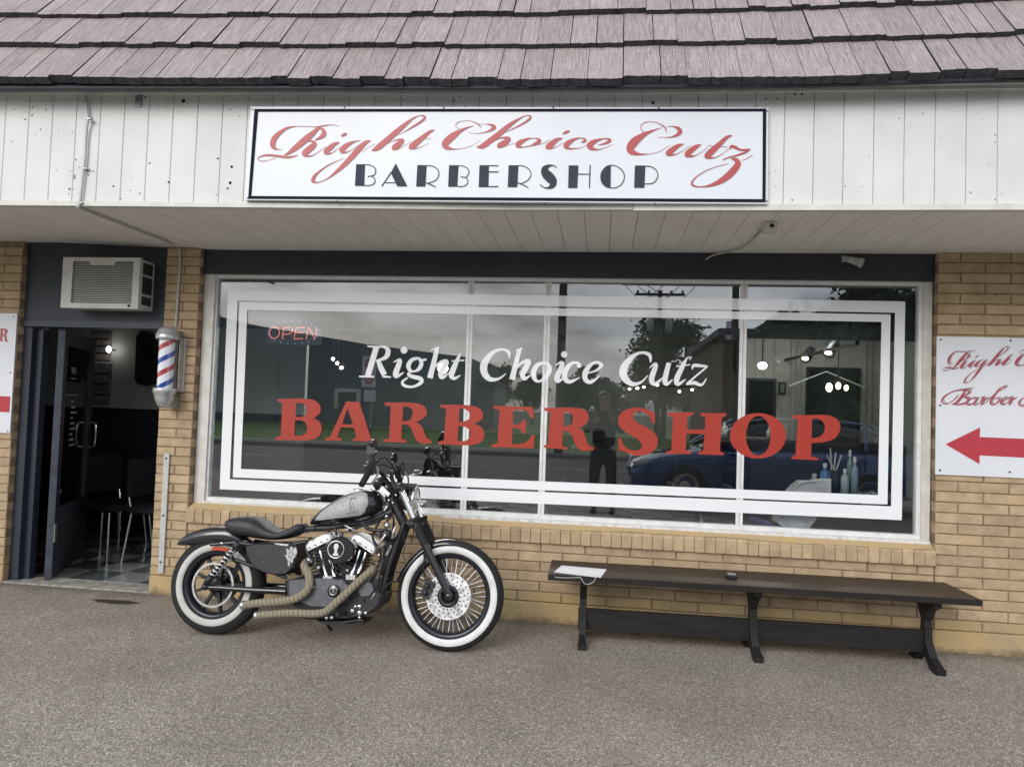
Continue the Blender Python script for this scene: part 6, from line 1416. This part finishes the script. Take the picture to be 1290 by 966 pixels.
TR(880,440,-40,22,'smaller tree just right of the tallest one across the street', 2000)
for i, (px, pyt, rp) in enumerate(((600,456,22),(632,462,24),(672,470,20),(722,470,20),(742,458,14),(765,478,24),(795,480,20))):
    TR(px, pyt, -62-3*(i%2), rp, ('round tree at the left end of the far tree line','second tree of the far tree line','third tree of the far tree line','low tree right of the near pole in the far tree line','narrow dark tree in the far tree line','wide low tree in the far tree line','rightmost low tree of the far tree line')[i], 1500, leaf=.34)
TR(1105,332,-24,75,'huge dark tree hanging over the right end of the mirrored street', 7000, leaf=.26)
TR(1215,345,-23,70,'huge dark tree beyond the right edge of the mirrored street', 5000, leaf=.26)
for i, (px, pyt, rp) in enumerate(((962,392,34),(1010,398,40),(1075,392,44),(1140,385,44),(1200,392,44),(1260,400,44))):
    TR(px, pyt, -23.5-(i%2)*1.5, rp, ('leftmost of the dark bushy trees behind the parked car','second of the dark bushy trees behind the parked car','third of the dark bushy trees behind the parked car','fourth dark bushy tree, under the huge hanging tree','fifth dark bushy tree at the right edge of the mirror','last dark bushy tree past the right edge of the mirror')[i], 4200, zlo=.05, br=(.38,.55), leaf=.38)
TR(262,372,-26,16,'tall tree at the left edge of the mirrored street', 3000)
wh = mat('warehouse_blue', (.085,.115,.155), .7, c2=(.10,.13,.17), sc=1, stretch=(3,1,.2)); whl = mat('warehouse_pale', (.16,.18,.19), .8)
yb2 = -40
o_ = thing('warehouse', refl(430,535,yb2), 'long blue-grey metal warehouse with a white framed door across the lawn', 'building')
pts_ = [refl(px, py, yb2) for px, py in ((225,385),(311,408),(465,434),(590,450))]; pts_ = [(p.x, p.z) for p in pts_]; m = MB(); m.prism([(pts_[0][0],-.1)]+pts_+[(pts_[-1][0],-.1)], yb2, yb2-14); m.build('wall', wh, o_)
def rq(x0_, y0_, x1_, y1_, y): a = refl(x0_, y0_, y); b = refl(x1_, y1_, y); return min(a.x,b.x), max(a.x,b.x), min(a.z,b.z), max(a.z,b.z)
x0_, x1_, z0_, z1_ = rq(534,476,592,512,yb2); m = MB(); m.box(x0_,x1_,yb2,yb2+1.5,-.05,z1_); m.build('pale_annex', whl, o_)
x0_, x1_, z0_, z1_ = rq(311,452,348,530,yb2); m = MB(); m.box(x0_,x1_,yb2,yb2+.15,0,z1_); m.build('large_door', mat('warehouse_door', (.09,.115,.13), .6), o_)
x0_, x1_, z0_, z1_ = rq(423,489,454,516,yb2); m = MB(); ring(m, (x0_,x1_,z0_,z1_), (x0_+.25,x1_-.25,z0_-.01,z1_-.25), yb2, yb2+.2); m.build('door_frame', mat('door_frame_white', (.6,.6,.6), .6), o_)
x0_, x1_, z0_, z1_ = rq(590,484,622,512,-44); o_ = thing('shed', ((x0_+x1_)/2,-44,0), 'pale low shed beside the warehouse across the lawn', 'shed'); m = MB(); m.box(x0_,x1_,-50,-44,0,z1_); m.build('wall', mat('shed_pale', (.26,.27,.28), .8), o_); m = MB(); m.box(x0_-.3,x1_+.3,-50.3,-43.7,z1_,z1_+.15); m.build('roof', whl, o_)
x0_, x1_, z0_, z1_ = rq(912,398,940,560,-21); o_ = thing('brick_building', ((x0_+x1_)/2,-21,0), 'narrow end of a brown brick building with a white sign across the street', 'building')
m = MB(); m.box(x0_,x1_,-30,-21,0,z1_*.86); m.build('wall', mat('far_brick', (.11,.055,.04), .9, c2=(.08,.04,.03), sc=3), o_); m = MB(); m.box(x0_-.2,x1_+.2,-30.2,-20.8,z1_*.86,z1_*.86+.25); m.build('roof', SHEDGE, o_)
a_ = rq(915,405,928,428,-20.9); m = MB(); m.box(a_[0],a_[1],-20.99,-20.8,a_[2],a_[3]); m.build('wall_sign', SIGNW, o_)
for k in range(0): xx = x0_+2.2+k*3.4; m = MB(); m.box(xx,xx+1.4,-20.99,-20.9,1.0,2.3); f_o = m.build('window', BLKM, o_); m = MB(); m.box(xx+.08,xx+1.32,-20.895,-20.88,1.08,2.22); m.build('pane', mat('far_pane', (.05,.06,.07), .1), f_o)
def upole(px, y, r, lab, arm_py=None, armw=1.2, top_py=None, tr_=False):
    b_ = refl(px, 540, y); b_.z = 0; hz = refl(px, top_py, y).z if top_py else 9.5
    o_ = thing('utility_pole', b_, lab, 'utility pole', 'utility poles across the street'); m = MB(); m.tube([b_, b_+Vector((0,0,hz))], [r, r*.8], 10); m.build('pole', BARK, o_)
    if arm_py: z = refl(px, arm_py, y).z; m = MB(); m.box(b_.x-armw, b_.x+armw, y-.06, y+.06, z-.06, z+.06); [m.lathe((b_.x+k*armw*.45, y, z+.06), ZA, [(.05,0),(.06,.12),(0,.16)], 8) for k in (-2,-1,1,2)]; m.build('crossarm', BARK, o_)
    if tr_: z = refl(px, 408, y).z; m = MB(); [m.lathe((b_.x+k*.45, y+.25, z-.4), ZA, [(0,0),(.17,0),(.17,.55),(.1,.62),(0,.62)], 12) for k in (-1,1)]; m.build('transformer', GREYP, o_)
    return b_, hz
pA = upole(704,-17.9,.15,'thick near utility pole rising beside the second mullion')
pB = upole(827,-30,.14,'utility pole with crossarm and transformers over the middle tree', 371, 1.2, 366, True)
pC = upole(862,-46,.14,'farther utility pole with a single crossarm right of the middle tree', 412, 1.7, 405)
pD = upole(923,-19.5,.13,'slim utility pole in front of the brick building')
def wire(a, b, sag, r=.014):
    return [a.lerp(b, i/14)+Vector((0,0,-sag*4*(i/14)*(1-i/14))) for i in range(15)]
WR = thing('power_lines', pA[0]+Vector((0,0,9)), 'dark overhead wires strung between the poles across the street', 'power lines')
for k in range(3):
    a = pA[0]+Vector((0,0,8.9-k*.35)); b = pB[0]+Vector((-.9+k*.9,0,pB[1]-.5)); c = pD[0]+Vector((0,0,9.3-k*.3))
    for (u, v, s_) in ((a,b,.5),(b,pC[0]+Vector((-1+k,0,pC[1]-.5)),.5),(a,Vector((-30,-17.9,8.8-k*.3)),.8),(c,b,.6),(c,Vector((26,-19.5,9.0-k*.3)),.7)):
        m = MB(); m.tube(wire(u,v,s_), .016, 4); m.build('wire', DARK, WR)
# no-parking sign at the kerb
sp0 = refl(465,560,-16.9); o_ = thing('parking_sign', (sp0.x,-16.9,0), 'roadside post with two white plates, the upper with a red ring, by the kerb', 'sign')
m = MB(); m.tube([(sp0.x,-16.95,-.01),(sp0.x,-16.95,refl(465,446,-16.9).z)], .035, 8); m.build('post', GALV, o_)
x0_, x1_, z0_, z1_ = rq(457,448,473,488,-16.9); m = MB(); m.box(x0_,x1_,-16.91,-16.89,z0_,z1_); m.build('plate', SIGNW, o_)
for zc2 in (z0_+(z1_-z0_)*.25, z0_+(z1_-z0_)*.75): m = MB(); m.lathe(((x0_+x1_)/2,-16.885,zc2), YA, [(.09,0),(.15,0),(.15,.004),(.09,.004)], 20, closed=True); m.obox(((x0_+x1_)/2,-16.884,zc2), (XA+ZA).normalized(), (XA-ZA).normalized(), YA, .11, .018, .003); m.build('ring', SIGNR, o_)
x0_, x1_, z0_, z1_ = rq(459,491,473,506,-16.9); m = MB(); m.box(x0_,x1_,-16.91,-16.89,z0_,z1_); m.build('plate', SIGNW, o_)
# blue car parked behind the photographer, nose to the left in the mirror
CARB = mat('car_blue', (.03,.075,.22), .18, .4, coat=1.0); CGL = mat('car_glass', (.02,.025,.03), .05, coat=1.)
cy_ = -7.35; cx_ = refl(795,600,cy_+.9).x
CAR = thing('parked_car', (cx_+2.3, cy_, 0), 'dark blue car parked broadside in the lot, mirrored at the right of the window', 'car')
bs = [(0,.62,.30,.70),(.06,.70,.24,.80),(.35,.80,.20,.88),(.9,.90,.18,.91),(1.35,.96,.18,.92),(2.2,.98,.18,.93),(3.6,1.0,.18,.92),(4.2,.99,.22,.90),(4.55,.92,.28,.84),(4.62,.80,.34,.76)]
m = MB(); m.loft([(cx_+a, b, c, d) for a, b, c, d in bs], 24, 5.5); body = m.build('body', CARB, CAR)
for v in body.data.vertices: v.co.y += 0
cs = [(1.10,.97,.90,.80),(1.75,1.36,.90,.72),(2.1,1.44,.90,.70),(3.0,1.46,.90,.70),(3.7,1.38,.90,.70),(4.3,1.02,.90,.76)]
m = MB(); m.loft([(cx_+a, b, c, d) for a, b, c, d in cs], 20, 5); cab = m.build('cabin_glass', CGL, CAR)
m = MB(); m.loft([(cx_+a, b, c, d) for a, b, c, d in ((1.85,1.41,1.375,.66),(2.2,1.475,1.40,.68),(3.0,1.49,1.41,.68),(3.6,1.44,1.36,.66))], 16, 4); roof_ = m.build('roof_panel', CARB, CAR)
m = MB()
for sg in (-1,1):
    for (a, b) in (((1.12,.96),(1.85,1.41)),((2.55,.96),(2.62,1.46)),((3.6,1.0),(3.62,1.42)),((4.32,1.0),(3.66,1.42))): m.tube([(cx_+a[0], sg*.80, a[1]), (cx_+b[0], sg*.69, b[1])], .035, 6)
pil_ = m.build('pillars', CARB, CAR)
for o in (body, cab, roof_, pil_):
    off = OFF[o]
    for v in o.data.vertices: v.co.y += cy_
    o['_'] = 0; del o['_']
    for v in o.data.vertices: v.co.y -= 0
for xw in (.85, 3.65):
    for sg in (-1,1):
        m = MB(); m.lathe((cx_+xw, cy_+sg*.84, .33), YA*sg, [(.21,.09),(.33,.09),(.335,.03),(.335,-.08),(.2,-.1)], 26); wo = m.build('wheel', RUB, CAR)
        m = MB(); m.lathe((cx_+xw, cy_+sg*.84, .33), YA*sg, [(0,.07),(.06,.08),(.10,.05),(.19,.07),(.215,.09),(.215,.05)], 20); m.build('rim', CHROMER, wo)
for sg in (-1,1):
    m = MB(); m.loft([(cx_+.03,.70,.60,.10),(cx_+.20,.76,.62,.12),(cx_+.42,.79,.70,.07)],12); hl_ = m.build('headlight', mat('headlamp', (.6,.62,.64), .1, .2, coat=1.), CAR)
    for v in hl_.data.vertices: v.co.y += cy_+sg*.74
    m = MB(); m.bbox(cx_+1.50, cx_+1.66, cy_+sg*.98-.09, cy_+sg*.98+.09, .95, 1.08, .03); m.build('side_mirror', CARB, CAR)
    for xx in (2.95, 2.1): m = MB(); m.box(cx_+xx, cx_+xx+.14, cy_+sg*.925-.012, cy_+sg*.925+.012, .84, .86); m.build('door_handle', CARB, CAR)
    for xx in (1.45, 2.55, 3.55): m = MB(); m.box(cx_+xx, cx_+xx+.008, cy_+sg*.921-.006, cy_+sg*.921+.006, .35, .93); m.build('door_seam', DARK, CAR)
m = MB(); m.bbox(cx_-.02, cx_+.04, cy_-.45, cy_+.45, .42, .58, .01); m.build('grille', BLKM, CAR)
# the photographer
px_, py_ = 0.03, -5.42
CLO = mat('dark_jacket', (.018,.018,.022), .85); JNS = mat('dark_trousers', (.03,.033,.045), .85); SKN = mat('skin', (.36,.20,.13), .55)
PRS = thing('person', (px_, py_, 0), 'person in dark jacket and trousers holding up a phone, mirrored in the window', 'person')
def skin(name, verts, edges, rad, m_, sub=2):
    me = bpy.data.meshes.new(name); me.from_pydata([Vector(v) for v in verts], edges, []); o = bpy.data.objects.new(name, me); col.objects.link(o); o.parent = PRS; me.materials.append(m_)
    md = o.modifiers.new('skin', 'SKIN'); md.use_smooth_shade = True
    for i, r_ in enumerate(rad): me.skin_vertices[0].data[i].radius = (r_ if isinstance(r_, tuple) else (r_, r_))
    me.skin_vertices[0].data[0].use_root = True
    s_ = o.modifiers.new('sub', 'SUBSURF'); s_.levels = sub; s_.render_levels = sub; OFF[o] = OFF[PRS]; return o
AR = []
vv = [(0,0,.93),(0,0,1.12),(0,0,1.36),(0,.01,1.47),(0,.03,1.56),(0,.02,1.66),(0,.0,1.72)]
ee = [(0,1),(1,2),(2,3),(3,4),(4,5),(5,6)]; rr = [(.15,.10),(.14,.10),(.17,.11),.055,.075,.09,.05]
for sg in (-1,1):
    b_ = len(vv); vv += [(sg*.19,0,1.40),(sg*.26,.13,1.18),(sg*.10,.36,1.36),(sg*.07,.44,1.41)]; ee += [(2,b_),(b_,b_+1),(b_+1,b_+2),(b_+2,b_+3)]; rr += [.06,.045,.032,.028]
    b_ = len(vv); vv += [(sg*.10,0,.88),(sg*.12,.02,.48),(sg*.13,-.02,.09),(sg*.14,.12,.05)]; ee += [(0,b_),(b_,b_+1),(b_+1,b_+2),(b_+2,b_+3)]; rr += [.085,.062,.042,.04]
bd = skin('body', vv, ee, rr, SKN)
jk = skin('jacket', [(0,0,.86),(0,0,1.12),(0,0,1.38),(0,.01,1.47)]+[p for sg in (-1,1) for p in ((sg*.19,0,1.41),(sg*.27,.13,1.18),(sg*.12,.33,1.34))], [(0,1),(1,2),(2,3),(2,4),(4,5),(5,6),(2,7),(7,8),(8,9)], [(.19,.14),(.18,.135),(.20,.135),.07,.08,.065,.05,.08,.065,.05], CLO)
tr2 = skin('trousers', [(0,0,.98),(0,0,.88)]+[p for sg in (-1,1) for p in ((sg*.11,0,.78),(sg*.125,.02,.46),(sg*.135,-.02,.10))], [(0,1),(1,2),(2,3),(3,4),(1,5),(5,6),(6,7)], [(.17,.12),(.16,.12),.105,.08,.065,.105,.08,.065], JNS)
for sg in (-1,1):
    m = MB(); m.loft([(0,.10,.0,.045),(.08,.10,.0,.05),(.20,.07,.0,.05),(.27,.04,.0,.035)],14,3); s_ = m.build('shoe', BLKM, PRS)
    for v in s_.data.vertices: x, y, z = v.co+OFF[PRS]; v.co = Vector((sg*.135-y*1.0, x-.07, z))
    for k in range(5):                               # fingers wrapped round the phone
        a_ = Vector((sg*.088,.455,1.40+.016*k)); m = MB(); m.tube([a_+OFF[PRS]*1, a_+OFF[PRS]+Vector((-sg*.012,.022,.004)), a_+OFF[PRS]+Vector((-sg*.034,.026,.004))], [.009,.008,.007], 7); m.build('finger', SKN, PRS)
m = MB(); hc_ = Vector((px_, py_-.005, 1.66)); m.sphere(hc_, .108, 16, 10, (.92,1,1.12)); hr = m.build('hair', BLK, PRS)
for v in hr.data.vertices:
    if v.co.y > .045 and v.co.z < 1.70: v.co.y = .045
for sg in (-1,1): m = MB(); m.sphere((px_+sg*.032, py_+.098, 1.655), .012, 8, 6); m.build('eye', DARK, PRS)
m = MB(); m.tube([(px_,py_+.10,1.665),(px_,py_+.128,1.625)], [.008,.014], 8); m.build('nose', SKN, PRS)
m = MB(); m.bbox(CAM.x-.075, CAM.x+.075, CAM.y-.016, CAM.y-.008, CAM.z-.04, CAM.z+.036, .003)
tag(m.build('phone', BLK, own=CAM-Vector((0,.012,0))), 'dark phone held up in both hands by the mirrored person', 'phone')
